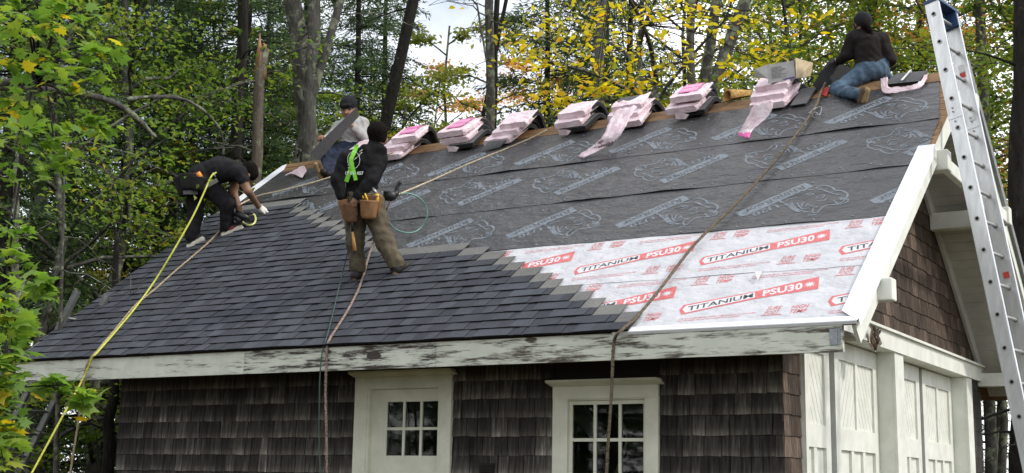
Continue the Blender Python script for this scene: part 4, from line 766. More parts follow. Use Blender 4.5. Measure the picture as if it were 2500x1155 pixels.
while True:
    z0 = .375 + k * COURSE
    if z0 > 2.6: break
    half = D * (1 - (z0 + .25) / H); ya, yb = D - half, D + half
    y_ = ya
    while y_ < yb - .02:
        w_ = rw.uniform(.10, .24); w_ = min(w_, yb - y_)
        if yb - y_ - w_ < .05: w_ = yb - y_
        put_shingle(rw.choice(shg), 'gable_shingle', gable, (GX - .018, y_, Z(z0 + rw.uniform(-.008, .008))), w_ - rw.uniform(.004, .010), 'y'); y_ += w_
    k += 1
# ---- garage doors, posts, header
mb = MB(); mb.box((GX-.30, 1.0, Z(.165)), (GX+.05, 7.9, Z(.345))); P(mb, 'header_beam', MAT['white_paint'])
mb = MB(); mb.box((GX-.02, .8, Z(.346)), (GX+.085, 7.95, Z(.372))); P(mb, 'header_cap', MAT['white_paint'])
for ya, yb in ((1.06, 1.13), (3.865, 4.207), (7.095, 7.39)):
    mb = MB(); mb.box((GX-.30, ya, 0), (GX+.0, yb, Z(.164))); mb.box((GX+.0005, ya+.004 if yb-ya > .2 else ya+.004, 0), (GX+.03, yb-.004, Z(.164))); P(mb, 'door_post', MAT['white_paint'])
def leaf(y0, y1, lite=False):
    XD = GX - .155
    fr = MB(); zt, zb = Z(.155), .05; fw_ = .14
    ncol = 2; cols = [y0 + fw_ + i * (y1 - y0 - 2 * fw_ + .07) / ncol for i in range(ncol + 1)]
    fr.box((XD-.05, y0, zb), (XD, y0+fw_, zt)); fr.box((XD-.05, y1-fw_, zb), (XD, y1, zt)); fr.box((XD-.05, y0+fw_, zt-.17), (XD, y1-fw_, zt))
    fr.box((XD-.05, y0+fw_, Z(-.86)), (XD, y1-fw_, Z(-.66))); fr.box((XD-.05, y0+fw_, zb), (XD, y1-fw_, zb+.2))
    fr.box((XD-.05, cols[1]-.07, Z(-.66)), (XD-.004, cols[1], zt-.17))
    n3 = 3; wd = (y1 - y0 - 2 * fw_)
    for i in range(1, n3): fr.box((XD-.05, y0+fw_+wd*i/n3-.04, zb+.2), (XD-.004, y0+fw_+wd*i/n3+.04, Z(-.86)))
    o = P(fr, 'garage_door', MAT['white_paint'])
    # upper panels of diagonal boards, lower flat panels
    for c_ in range(2):
        ya = y0 + fw_ if c_ == 0 else cols[1]; yb = cols[1] - .07 if c_ == 0 else y1 - fw_
        pm = MB(); za, zb2 = Z(-.66), zt - .17; hh = zb2 - za; wdt = yb - ya; step = .105; t = -hh * .6
        while t < wdt + hh * .6:
            # board = band between two diagonals, clipped to the panel
            sg = 1 if c_ == 0 else -1
            poly = [(t, 0), (t + step - .008, 0), (t + step - .008 + sg * hh * .55, hh), (t + sg * hh * .55, hh)]
            def clip(pl, kx, lim, sign):
                out = []
                for i in range(len(pl)):
                    p_, q_ = pl[i], pl[(i + 1) % len(pl)]; ip = sign * (p_[0] - lim) <= 0; iq = sign * (q_[0] - lim) <= 0
                    if ip: out.append(p_)
                    if ip != iq: tt = (lim - p_[0]) / (q_[0] - p_[0]); out.append((lim, p_[1] + tt * (q_[1] - p_[1])))
                return out
            pl = clip(clip(poly, 0, wdt, 1), 0, 0, -1)
            if len(pl) >= 3: pm.prism([(XD-.032, ya + a, za + b_) for a, b_ in pl], (.010, 0, 0))
            t += step
        pm.box((XD-.046, ya, za), (XD-.0325, yb, zb2)); pm.build('panel', MAT['white_paint'], o)
    pm = MB(); pm.box((XD-.046, y0+fw_, .25), (XD-.03, y1-fw_, Z(-.86))); pm.build('panel', MAT['white_paint'], o)
leaf(1.14, 2.30); leaf(2.46, 3.86); leaf(4.215, 5.55); leaf(5.69, 7.09)
mb = MB(); mb.box((GX-.40, 1.0, 0), (GX-.32, 7.3, Z(.16))); P(mb, 'inner_wall', MAT['dark_void'])
# torn wasp nest left of a lamp on the header
mb = MB(); c0 = Vector((GX+.09, 2.86, Z(.20)))
for i in range(5):
    n = 14; r0 = .085 - i * .012
    ring = [c0 + Vector((.05 * math.sin(a*3+i) * .3 + i * .012, r0 * math.cos(a) * (1 + .12 * math.sin(5 * a + i)), (.115 - i * .012) * math.sin(a) * (1 + .1 * math.cos(4 * a)))) for a in [2 * math.pi * j / n for j in range(n)]]
    ring2 = [p + Vector((.02 - .0, 0, 0)) + (p - c0) * .12 for p in ring]
    mb.add(ring + ring2, [(j, (j+1) % n, n + (j+1) % n, n + j) for j in range(n) if (j + i) % 7 not in (0,)], i % 2)
MAT['nest'] = plain('papery_nest', (.30,.26,.22), .9, var=.4, scale=30, coord='World'); MAT['nest_in'] = plain('brown_comb', (.13,.075,.045), .9, var=.4, scale=40, coord='World')
mb.add([c0 + Vector((.004, .07 * math.cos(a), .09 * math.sin(a))) for a in [2*math.pi*j/12 for j in range(12)]], [tuple(range(12))], 1)
tag(mb.build('wasp_nest', [MAT['nest'], MAT['nest_in']]), 'torn grey papery nest stuck on the white header above the garage doors', 'nest')
# ---- entry door on the front wall
def casing(x0, x1, z_top, z_bot, parent, cap, y=FY):
    mb = MB(); mb.box((x0, y-.022, z_bot), (x0+.15, y+.03, z_top-.11)); P2 = mb.build('casing', MAT['trim'], parent)
    mb = MB(); mb.box((x1-.12, y-.022, z_bot), (x1, y+.03, z_top-.11)); mb.build('casing', MAT['trim'], parent)
    mb = MB(); mb.box((x0-.001, y-.024, z_top-.1095), (x1+.001, y+.03, z_top)); mb.build('head_casing', MAT['trim'], parent)
    if cap:
        mb = MB(); mb.prism([(x0-.01, y-.0245, z_top+.0005), (x0-.01, y-.05, z_top+.012), (x0-.045, y-.085, z_top+.035), (x0-.045, y-.085, z_top+.055), (x0-.045, y+.02, z_top+.055), (x0-.01, y+.02, z_top+.0005)], (x1-x0+.06, 0, 0)); mb.build('cap_moulding', MAT['trim'], parent)
def lites(parent, xs_, zs_, y, wbar, matk='trim'):
    """six lights: glazing bars and panes"""
    for i in range(1, len(xs_) - 1):
        mb = MB(); mb.box((xs_[i]-wbar/2, y-.004, zs_[0]), (xs_[i]+wbar/2, y+.026, zs_[-1])); mb.build('glazing_bar', MAT[matk], parent)
    for j in range(1, len(zs_) - 1):
        for i in range(len(xs_) - 1):
            mb = MB(); mb.box((xs_[i]+(wbar/2 if i else 0), y-.002, zs_[j]-wbar/2), (xs_[i+1]-(wbar/2 if i < len(xs_)-2 else 0), y+.024, zs_[j]+wbar/2)); mb.build('glazing_bar', MAT[matk], parent)
    for i in range(len(xs_) - 1):
        for j in range(len(zs_) - 1):
            mb = MB(); t_ = random.uniform(-.003, .003); mb.box((xs_[i], y+.010, zs_[j]), (xs_[i+1], y+.014, zs_[j+1])); mb.build('pane', MAT['glass'], parent)
dl, dr = -4.94, -4.13; zt = Z(-.345)
mb = MB(); YD = FY + .035; gl_, gr_, gt, gb = -4.755, -4.165, Z(-.472), Z(-.98)
mb.box((dl, YD, .05), (gl_, YD+.04, zt)); mb.box((gr_, YD, .05), (dr, YD+.04, zt)); mb.box((gl_, YD, gt), (gr_, YD+.04, zt)); mb.box((gl_, YD, .05), (gr_, YD+.04, gb))
door = P(mb, 'entry_door', MAT['trim'])
lites(door, [gl_, -4.557, -4.358, gr_], [gb, Z(-.727), gt], YD+.004, .026)
casing(D0, D1, Z(-.235), 0, door, True)
mb = MB(); mb.box((dl-.022, FY-.012, .05), (dl+.006, FY+.034, zt+.02)); mb.box((dr-.006, FY-.012, .05), (dr+.022, FY+.034, zt+.02)); mb.box((dl+.006, FY-.012, zt-.006), (dr-.006, FY+.034, zt+.02)); mb.build('door_stop', MAT['trim'], door)
# ---- window
mb = MB(); YW = FY + .02; sl_, sr_ = -2.775, -2.02; st_, sb_ = Z(-.497), Z(-1.6)
g0, g1, gt, gb = -2.727, -2.04, Z(-.533), Z(-1.42)
mb.box((sl_, YW, sb_), (g0, YW+.04, st_)); mb.box((g1, YW, sb_), (sr_, YW+.04, st_)); mb.box((g0, YW, gt), (g1, YW+.04, st_)); mb.box((g0, YW, sb_), (g1, YW+.04, gb))
win = P(mb, 'window', MAT['trim'])
lites(win, [g0, -2.505, -2.263, g1], [gb, Z(-1.14), Z(-.838), gt], YW+.004, .028)
casing(W0, W1, Z(-.375), Z(-1.75), win, True)
mb = MB(); mb.box((W0+.05, FY-.06, Z(-1.68)), (W1-.05, FY+.03, Z(-1.62))); mb.build('sill', MAT['trim'], win)
mb = MB(); mb.box((sl_-.03, FY-.008, Z(-1.62)), (sl_-.002, FY+.03, st_+.02)); mb.box((sr_+.002, FY-.008, Z(-1.62)), (sr_+.03, FY+.03, st_+.02)); mb.box((sl_-.002, FY-.008, st_+.001), (sr_+.002, FY+.03, st_+.02)); mb.build('window_stop', MAT['trim'], win)
# things behind the glass
mb = MB(); M_ = Matrix.Translation((-2.66, FY+.22, Z(-.70))) @ Matrix.Rotation(math.radians(48), 4, 'Y'); mb.box((-.16, 0, -.075), (.16, .018, .075), 0, M=M_); tag(mb.build('leaning_board', MAT['white_label']), 'grey board leaning crookedly behind the upper left window panes', 'board')
mb = MB(); mb.tube(smooth_path([(-2.44, FY+.3, Z(-.60)), (-2.33, FY+.25, Z(-.72)), (-2.30, FY+.22, Z(-.86)), (-2.36, FY+.2, Z(-1.05)), (-2.46, FY+.2, Z(-1.25))]), .012, 8); tag(mb.build('hanging_hose', MAT['hose_yellow']), 'yellow green hose hanging inside behind the window glass', 'hose')
mb = MB(); mb.box((-3.66, FY-.02, Z(-1.16)), (-3.51, FY+.0, Z(-1.045))); 
for i in range(4): mb.box((-3.65, FY-.03, Z(-1.15 + i*.027)), (-3.52, FY-.0205, Z(-1.135 + i*.027)))
P(mb, 'wall_vent', MAT['sheathing'])

# ================================================================== shingle bundles over the ridge
RZ = ZE + H
def ridge_profile(t, near, far, hz, bend=.13):
    """point and tangent angle at arc length t (negative = near side) of a slab bent over the ridge"""
    n = 24; y, z = 0.0, 0.0; sgn = 1 if t >= 0 else -1; dt = abs(t) / n
    for i in range(n):
        u_ = sgn * (i + .5) * dt; w = max(-1, min(1, u_ / bend)); a = (near + far) / 2 * (-w) + (near - far) / 2
        a = near if w <= -1 else (-far if w >= 1 else a)
        y += sgn * dt * math.cos(a); z += sgn * dt * math.sin(a)
    w = max(-1, min(1, t / bend)); a = near if w <= -1 else (-far if w >= 1 else (near + far) / 2 * (-w) + (near - far) / 2)
    return D + y, RZ + hz + z, a
NB = 0
def bundle(xc, hz, near, far, t0, label, print_=False, open_front=False, thick=.078, twist=0.0, seed=1, top_bare=False, no_wrap=False):
    global NB; NB += 1; rnd = random.Random(seed); near, far = math.radians(near), math.radians(far)
    root = empty('shingle_bundle', (xc, D, RZ + hz - .1), label, 'shingle bundle', 'wrapped shingle bundles draped over the ridge')
    WD = .385 + .02 * math.sin(seed); n = 22
    def pt(t, x_, h_):
        y, z, a = ridge_profile(t, near, far, hz); xx = xc + x_ + twist * t
        return Vector((xx, y - h_ * math.sin(a), z + h_ * math.cos(a)))
    # core: five layers of shingle, ends slipped like a fanned book
    for l in range(5):
        mb = MB(); h0 = -thick / 2 + .004 + l * (thick - .008) / 5; h1 = h0 + (thick - .008) / 5 - .0035; sl = (l - 2) * .010 + rnd.uniform(-.006, .006); vs = []; wj = WD / 2 - .006 + rnd.uniform(-.004, .002)
        ts = [t0 + .01 + sl * .3 + (1.0 - .02) * i / 16 for i in range(17)]
        for t in ts: vs += [pt(t, -wj, h0), pt(t, wj, h0), pt(t, wj, h1), pt(t, -wj, h1)]
        fs = [(4*i+j, 4*i+(j+1) % 4, 4*i+4+(j+1) % 4, 4*i+4+j) for i in range(16) for j in range(4)] + [(3,2,1,0), (64,65,66,67)]
        mb.add(vs, fs); mb.build('shingle_layer', MAT['shingle_edge'] if l < 4 else MAT['shingle_grey'], root)
    if no_wrap:
        mb = MB(); vs = [pt(t0 + a_, x2, h2) for a_, x2, h2 in ((-.03, -.17, -thick/2), (-.04, -.05, -thick/2 - .01), (-.02, .0, .0), (-.035, -.06, .03), (-.02, -.175, .035), (.12, -.178, .03), (.14, -.178, -thick/2))]
        mb.add(vs, [(0, 1, 2, 3, 4), (0, 4, 5, 6)]); mb.build('wrapper_scrap', MAT['pink'], root); return root
    # wrapper: rounded tube of film, torn back on the side towards the ladder
    sec = []
    m_ = 9; hw, ht = WD / 2, thick / 2
    for j in range(m_): sec.append((-hw + 2 * hw * j / (m_ - 1), ht, 'top'))
    for j in range(1, 4): sec.append((hw + .004, ht - 2 * ht * j / 4, 'right'))
    for j in range(m_): sec.append((hw - 2 * hw * j / (m_ - 1), -ht, 'bottom'))
    for j in range(1, 4): sec.append((-hw - .004, -ht + 2 * ht * j / 4, 'left'))
    K = len(sec); V_ = []; nz_ = 20
    te = {'top': .30, 'right': -.20 + rnd.uniform(-.10, .08), 'bottom': -.10, 'left': .25}
    if top_bare: te['top'] = -.30; te['right'] = -.18
    ts0 = t0 - .012
    for i in range(nz_ + 1):
        for j, (x_, h_, side) in enumerate(sec):
            e_ = (te[side] if side != 'top' else te['top'] + (-.06 - te['top']) * max(0, x_ / hw)) + rnd.uniform(-.05, .05) * (i == nz_); t = ts0 + (e_ - ts0) * i / nz_
            wr = .006 * math.sin(x_ * 33 + t * 38 + seed) * math.sin(t * 21 + seed * 3) + .004 * math.sin(t * 80 - x_ * 25 + seed * 2) + rnd.uniform(-.003, .005)
            k_ = .95 if i == 0 else 1.0
            nx_, nh_ = (0, 1) if side == 'top' else (0, -1) if side == 'bottom' else (1, 0) if side == 'right' else (-1, 0)
            hh_ = .004 + max(0, wr) if side != 'bottom' else .002
            V_.append(pt(t, (x_ + nx_ * hh_) * (k_ if i == 0 else 1), (h_ + nh_ * hh_) * k_))
    F_ = [(i*K+j, i*K+(j+1) % K, (i+1)*K+(j+1) % K, (i+1)*K+j) for i in range(nz_) for j in range(K)]
    if not open_front: F_.append(tuple(range(K))[::-1])
    mb = MB(); mb.add(V_, F_, 0, None, False); wr_ = mb.build('wrapper', MAT['pink'], root)
    if print_:
        mb = MB(); vs = []; 
        for i in range(9):
            t = t0 + .10 + .36 * i / 8; vs += [pt(t, -.125, ht + .018), pt(t, .115, ht + .018)]
        mb.add(vs, [(2*i, 2*i+1, 2*i+3, 2*i+2) for i in range(8)])
        pr = mb.build('printed_patch', MAT['magenta'], wr_)
        for rr_ in range(2):
            mb = MB()
            for q_ in range(7):
                ta = t0 + .15 + rr_ * .15; x_ = -.10 + q_ * .03
                mb.add([pt(ta, x_, ht+.0195), pt(ta, x_ + .016, ht+.0195), pt(ta + .10, x_ + .016, ht+.0195), pt(ta + .10, x_, ht+.0195)], [(0,1,2,3)])
            mb.build('printed_bars', MAT['pink_pale'], wr_)
    return root
order = ['first', 'second', 'third', 'fourth', 'fifth', 'sixth']
def pile(xc, spec, where):
    for k, s_ in enumerate(spec):
        pos = 'bottom' if k == 0 else ('top' if k == len(spec) - 1 else ('middle' if len(spec) == 3 else ('second lowest', 'third lowest')[k - 1]))
        bundle(xc + s_.get('dx', 0), s_['hz'], s_['near'], s_.get('far', 36), s_['t0'], '%s %s shingle bundle of the pile %s' % (pos, 'unwrapped black' if k == 0 and s_.get('bare') else 'pink wrapped', where), s_.get('p', False), s_.get('o', False), s_.get('th', .068), s_.get('tw', 0), int(abs(xc) * 100) + k * 7 + 3, s_.get('bare', False), k == 0 and s_.get('bare', False))
pile(-7.80, [dict(hz=.062, near=37, t0=-.48, dx=-.05), dict(hz=.139, near=36, t0=-.42)], 'just behind the green strapped hood')
pile(-7.08, [dict(hz=.062, near=37, t0=-.58, dx=-.10, tw=.10), dict(hz=.139, near=37, t0=-.53, dx=-.10, tw=.03), dict(hz=.216, near=35, t0=-.47, p=True, far=44, tw=-.08)], 'right of the black hooded person')
pile(-6.20, [dict(hz=.062, near=37, t0=-.54, bare=True, dx=.03, tw=-.06), dict(hz=.136, near=36, t0=-.52, dx=-.03), dict(hz=.212, near=33, t0=-.56, p=True, far=44, dx=-.03, tw=.05)], 'second from the black hooded person')
pile(-5.42, [dict(hz=.062, near=37, t0=-.55, tw=.12, dx=-.09), dict(hz=.136, near=37, t0=-.51, dx=-.06), dict(hz=.208, near=36, t0=-.49, far=44, tw=-.10)], 'where the pale rope is tied')
pile(-4.53, [dict(hz=.062, near=37, t0=-.50, bare=True, dx=.01, tw=.04), dict(hz=.136, near=36, t0=-.52, dx=-.08, tw=-.05), dict(hz=.208, near=34, t0=-.46, far=44, tw=.06)], 'left of the long trailing wrapper')
pile(-3.82, [dict(hz=.062, near=37, t0=-.57, dx=-.02, tw=-.08), dict(hz=.136, near=37, t0=-.50, dx=.02, tw=.10), dict(hz=.208, near=36, t0=-.44, far=44, bare=True, dx=-.03, tw=-.05)], 'with the long trailing wrapper')
pile(-3.04, [dict(hz=.062, near=37, t0=-.50, bare=True, dx=.04), dict(hz=.136, near=37, t0=-.55, dx=-.03, tw=.05), dict(hz=.212, near=32, t0=-.54, p=True, far=44, dx=-.02, tw=-.07)], 'left of the tan fibre roll')
pile(-2.00, [dict(hz=.062, near=37, t0=-.60, dx=.03, tw=.12), dict(hz=.136, near=37, t0=-.55, dx=-.07, tw=-.04), dict(hz=.208, near=36, t0=-.46, dx=-.05, tw=-.06)], 'under the grey cardboard box')
# torn film trailing down the roof
def film(name, pts, label, mats=('pink',), tip=0):
    rows = [(Vector(pts[2*i]), Vector(pts[2*i+1])) for i in range(len(pts) // 2)]
    Ls, Rs = smooth_path([r_[0] for r_ in rows], 5), smooth_path([r_[1] for r_ in rows], 5)
    rnd = random.Random(len(pts) + int(pts[0][0] * 100)); m_ = 8; vs = []
    for a, b_ in zip(Ls, Rs):
        for j in range(m_ + 1):
            u_ = j / m_; p = a.lerp(b_, u_); w_ = (b_ - a).length
            p = p + Vector((0, -SP, CP)) * (abs(math.sin(u_ * 9 + len(vs) * .02)) * .10 * w_ + rnd.uniform(0, .014)); vs.append(p)
    fs = [(i*(m_+1)+j, i*(m_+1)+j+1, (i+1)*(m_+1)+j+1, (i+1)*(m_+1)+j) for i in range(len(Ls) - 1) for j in range(m_)]
    mi = [1 if tip and i >= len(Ls) - 1 - tip else 0 for i in range(len(Ls) - 1) for j in range(m_)]
    mb = MB(); mb.add(vs, fs); mb.mi = mi; mb.sm = [True] * len(fs)
    o = mb.build(name, [MAT[k] for k in mats]); so_ = o.modifiers.new('thick', 'SOLIDIFY'); so_.thickness = .002
    return tag(o, label, 'plastic wrap')
film('torn_wrapper', TAIL_A, 'long pink wrapper trailing from a bundle to a pointed end on black underlayment')
film('torn_wrapper', TAIL_B, 'pink wrapper with magenta tip hanging below the bundles with the box', ('pink', 'magenta'), 4)
film('torn_wrapper', WRAP_C, 'pink wrapper fringe around the loose shingles near the ladder')
film('torn_wrapper', WRAP_D, 'scrap of pink wrapper at the left end of the ridge')
def loose(name, q, label, th=.008, mk=('shingle_grey', 'shingle_back'), cat='shingle', stripe=False):
    q = [Vector(p) for p in q]; n_ = (q[1] - q[0]).cross(q[3] - q[0]).normalized() * th
    mb = MB(); N_ = 6; vs = []
    for i in range(N_ + 1):
        a, b_ = q[0].lerp(q[3], i / N_), q[1].lerp(q[2], i / N_); sag = n_.normalized() * .012 * math.sin(math.pi * i / N_)
        vs += [a + sag, b_ + sag, b_ + n_ + sag, a + n_ + sag]
    fs = []; mi = []
    for i in range(N_):
        for j in range(4): fs.append((4*i+j, 4*i+(j+1) % 4, 4*i+4+(j+1) % 4, 4*i+4+j)); mi.append(1 if j == 0 else 0)
    fs += [(3,2,1,0), (4*N_, 4*N_+1, 4*N_+2, 4*N_+3)]; mi += [1, 1]
    mb.add(vs, fs); mb.mi = mi; o = mb.build(name, [MAT[k] for k in mk])
    if stripe:
        s_ = MB(); a, b_ = q[0].lerp(q[1], .45), q[3].lerp(q[2], .45); c_, d_ = q[0].lerp(q[1], .53), q[3].lerp(q[2], .53); e = n_ * 1.6 + n_.normalized() * .012
        s_.add([a + e, c_ + e, d_ + e, b_ + e], [(0,1,2,3)]); s_.build('release_tape', MAT['white_label'], o)
    return tag(o, label, cat)
loose('loose_shingle', LOOSE_A, 'dark loose shingle lying between two pink piles near the pale rope')
loose('loose_shingle', LOOSE_B, 'pair of dark loose shingles lying beside the brown rope', .02)
loose('loose_shingle', LOOSE_C, 'dark shingles with a pale stripe near the ladder, wrapper torn open', .03, stripe=True)
loose('held_shingle', HELD_SHINGLE, 'long grey shingle strip held up by the seated person in a cap', .006, ('shingle_grey', 'shingle_grey'))
loose('black_flashing_sheet', HELD_SHEET, 'stiff black sheet held by the kneeling person on the ridge', .006, ('shingle_back', 'shingle_back'), 'sheet')
loose('red_hook_plate', RED_D, 'red plate at the top end of the brown rope', .008, ('red_plastic', 'red_plastic'), 'anchor')
mb = MB(); f_ = [Vector(p) for p in FLAP]; mb.prism(f_, Vector((0, -.004, .012))); o = mb.build('torn_flap', MAT['white_label'], psu[1])
mb = MB(); h_ = [Vector(p) for p in HOOK]; mb.tube([h_[0], h_[1]], .012, 8); mb.tube(smooth_path([h_[1], h_[1] + Vector((.06, 0, 0)), h_[3] + Vector((.05, 0, 0)), h_[3]]), .006, 6)
for i_ in range(8):
    a = 2 * math.pi * i_ / 8; b_ = a + .8; mb.tube([h_[3] + Vector((math.cos(a) * .03, 0, math.sin(a) * .03)), h_[3] + Vector((math.cos(b_) * .03, 0, math.sin(b_) * .03))], .006, 6)
tag(mb.build('rope_clip', MAT['steel']), 'small metal rope grab on the brown rope near the ridge', 'rope grab')
# cardboard box on the right pile
bq = [Vector(p) for p in BOX_Q]; dv = bq[4] - bq[1]; dv2 = bq[5] - bq[2]
bx = empty('cardboard_box', bq[0], 'crushed grey printed cardboard box on top of the bundles', 'box')
mb = MB(); mb.hexa([bq[0], bq[1], bq[1] + dv, bq[0] + dv, bq[3], bq[2], bq[2] + dv2, bq[3] + dv2 * 1.02], 0); mb.build('box_body', MAT['cardboard_grey'], bx)
sd = MB(); e = Vector((.006, -.002, 0)); sd.add([bq[1] + e, bq[1] + dv + e, bq[2] + dv2 + e + Vector((.05, 0, .02)), bq[2] + e + Vector((.02, 0, .03))], [(0,1,2,3)]); sd.build('box_side', MAT['cardboard_pale'], bx)
fl = MB(); fl.prism([bq[3], bq[0] + (bq[3] - bq[0]) * .25, bq[0] + (bq[3] - bq[0]) * .1 + Vector((-.13, -.08, .05)), bq[3] + Vector((-.11, -.08, -.06))], Vector((0, .003, .003))); fl.build('box_flap', MAT['cardboard_grey'], bx)
pr = MB(); nn = (bq[1] - bq[0]).cross(bq[3] - bq[0]).normalized(); nn = nn if nn.dot(Vector(CAM['f'])) < 0 else -nn
def bxp(u_, v_): return bq[0].lerp(bq[1], u_).lerp(bq[3].lerp(bq[2], u_), v_) + nn * .004
for j in range(9):
    w_ = random.Random(j).uniform(.3, .6); pr.add([bxp(.14, .22 + j * .07), bxp(.14 + w_, .22 + j * .07), bxp(.14 + w_, .24 + j * .07), bxp(.14, .24 + j * .07)], [(0,1,2,3)])
pr.build('printed_lines', MAT['black_print'], bx)
pr = MB(); pr.add([bxp(.6, .04), bxp(.98, .04), bxp(.98, .13), bxp(.5, .11)], [(0,1,2,3)]); pr.build('printed_band', MAT['purple'], bx)
# tan fibre roll lying on the ridge boards
ra, rb, rc = [Vector(p) for p in ROLL_Q]; ax = (rb - ra).normalized(); mb = MB(); n = 14; rnd = random.Random(3)
up_ = Vector((0, 0, 1)); sd_ = ax.cross(up_).normalized(); cen = [ra.lerp(rb, k / 5) for k in range(6)]; vs = []
for k, c_ in enumerate(cen):
    for rad in (.085 - .009 * k, .068 - .009 * k):
        for j in range(n + 1):
            a = math.pi * (-.1 + 1.25 * j / n); rr_ = rad * (1 + rnd.uniform(-.05, .05)); vs.append(c_ + up_ * (.05 + rr_ * math.sin(a) * 1.15) + sd_ * rr_ * math.cos(a))
N1 = n + 1; fs = []
for k in range(5):
    for j in range(n):
        o0, o1 = k * 2 * N1 + j, (k + 1) * 2 * N1 + j; fs.append((o0, o0 + 1, o1 + 1, o1)); fs.append((o0 + N1, o1 + N1, o1 + N1 + 1, o0 + N1 + 1))
for k in (0, 5):
    for j in range(n): o0 = k * 2 * N1 + j; fs.append((o0, o0 + N1, o0 + N1 + 1, o0 + 1))
mb.add(vs, fs, 0, None, True); tag(mb.build('fibre_roll', MAT['insul']), 'half rolled piece of tan fibre board on the ridge', 'fibre roll')

# ================================================================== people
FWD = np.array(CAM['f']); 
def sdf_person(prims, h=.011, amp=None):
    A = []; lo = np.full(3, 1e9); hi = -lo
    for p in prims:
        a, b_ = np.array(p[1]), np.array(p[2]); r_ = max(p[3], p[4]); lo = np.minimum(lo, np.minimum(a, b_) - r_ - .03); hi = np.maximum(hi, np.maximum(a, b_) + r_ + .03)
    n = np.ceil((hi - lo) / h).astype(int) + 1
    F = np.full(n, .08, np.float32); Lb = np.zeros(n, np.int8); raw = np.full(n, 9.0, np.float32)
    for p in prims:
        a, b_, ra, rb, mt, k = np.array(p[1]), np.array(p[2]), p[3], p[4], p[5], p[6]; fl = p[7] if len(p) > 7 else 1.0
        r_ = max(ra, rb) + .07; i0 = np.maximum(0, np.floor((np.minimum(a, b_) - r_ - lo) / h)).astype(int); i1 = np.minimum(n, np.ceil((np.maximum(a, b_) + r_ - lo) / h).astype(int) + 1)
        ax_ = [lo[q] + h * np.arange(i0[q], i1[q]) for q in range(3)]
        G = np.stack(np.meshgrid(*ax_, indexing='ij'), -1)
        d = b_ - a; L2 = max(float(d @ d), 1e-9); W_ = G - a; t = np.clip((W_ @ d) / L2, 0, 1); Q = W_ - t[..., None] * d
        if fl != 1.0: Q = Q + (Q @ FWD)[..., None] * FWD * (1 / fl - 1)
        sd_ = (np.sqrt((Q ** 2).sum(-1)) - (ra + (rb - ra) * t)).astype(np.float32)
        s_ = tuple(slice(i0[q], i1[q]) for q in range(3)); f0 = F[s_]
        hh = np.clip(.5 + .5 * (f0 - sd_) / k, 0, 1); F[s_] = f0 * (1 - hh) + sd_ * hh - k * hh * (1 - hh)
        better = sd_ < raw[s_]; raw[s_] = np.where(better, sd_, raw[s_]); Lb[s_] = np.where(better, mt, Lb[s_])
    if amp:
        X = np.stack(np.meshgrid(*[lo[q] + h * np.arange(n[q]) for q in range(3)], indexing='ij'), -1).astype(np.float32)
        w_ = np.sin(X[..., 0] * 31 + 9 * X[..., 2] + 2 * np.sin(X[..., 2] * 17)) * np.sin(X[..., 2] * 43 + 11 * X[..., 1] + 3 * np.sin(X[..., 0] * 13)) + .6 * np.sin(X[..., 1] * 57 + X[..., 2] * 28 + 2 * np.sin(X[..., 0] * 29))
        am = np.array([amp.get(i, 0) for i in range(16)], np.float32)[Lb]; F = F + w_.astype(np.float32) * am
    # surface nets
    ins = F < 0; c8 = [(i, j, k) for i in (0, 1) for j in (0, 1) for k in (0, 1)]
    nn_ = np.array(F.shape) - 1
    def sub(a_, o_): return a_[o_[0]:o_[0]+nn_[0], o_[1]:o_[1]+nn_[1], o_[2]:o_[2]+nn_[2]]
    cnt = sum(sub(ins, c).astype(np.int8) for c in c8); act = (cnt > 0) & (cnt < 8); ci = np.argwhere(act); vid = np.full(nn_, -1, np.int32); vid[act] = np.arange(len(ci))
    pos = np.zeros((len(ci), 3)); wsum = np.zeros(len(ci))
    for i, c in enumerate(c8):
        for ax_ in range(3):
            if c[ax_] == 0:
                c2 = list(c); c2[ax_] = 1
                f0 = F[ci[:,0]+c[0], ci[:,1]+c[1], ci[:,2]+c[2]]; f1 = F[ci[:,0]+c2[0], ci[:,1]+c2[1], ci[:,2]+c2[2]]
                m_ = (f0 < 0) != (f1 < 0); t = np.where(m_, f0 / np.where(m_, f0 - f1, 1), 0); p_ = np.array(c, float)[None] .repeat(len(ci), 0); p_[:, ax_] = t
                pos[m_] += p_[m_]; wsum[m_] += 1
    V_ = lo + h * (ci + pos / wsum[:, None]); faces = []
    for ax_ in range(3):
        o1, o2 = (ax_ + 1) % 3, (ax_ + 2) % 3
        s0 = [slice(0, None)] * 3; s1 = [slice(0, None)] * 3; s0[ax_] = slice(0, -1); s1[ax_] = slice(1, None)
        e = ins[tuple(s0)] != ins[tuple(s1)]; E_ = np.argwhere(e); E_ = E_[(E_[:, o1] > 0) & (E_[:, o2] > 0) & (E_[:, o1] < nn_[o1]) & (E_[:, o2] < nn_[o2])]
        def at_(d1, d2): q_ = E_.copy(); q_[:, o1] -= d1; q_[:, o2] -= d2; return vid[q_[:,0], q_[:,1], q_[:,2]]
        qd = np.stack([at_(1, 1), at_(0, 1), at_(0, 0), at_(1, 0)], -1); fl_ = ins[E_[:,0], E_[:,1], E_[:,2]]
        qd[~fl_] = qd[~fl_][:, ::-1]; faces.append(qd)
    Fq = np.concatenate(faces); lab = Lb[ci[:,0], ci[:,1], ci[:,2]]
    for _ in range(1):    # light relaxation
        acc = np.zeros_like(V_); cn = np.zeros(len(V_))
        for j in range(4):
            for dlt in (1, 3): np.add.at(acc, Fq[:, j], V_[Fq[:, (j + dlt) % 4]]); np.add.at(cn, Fq[:, j], 1)
        V_ = V_ * .5 + .5 * acc / np.maximum(cn, 1)[:, None]
    return V_, Fq, lab
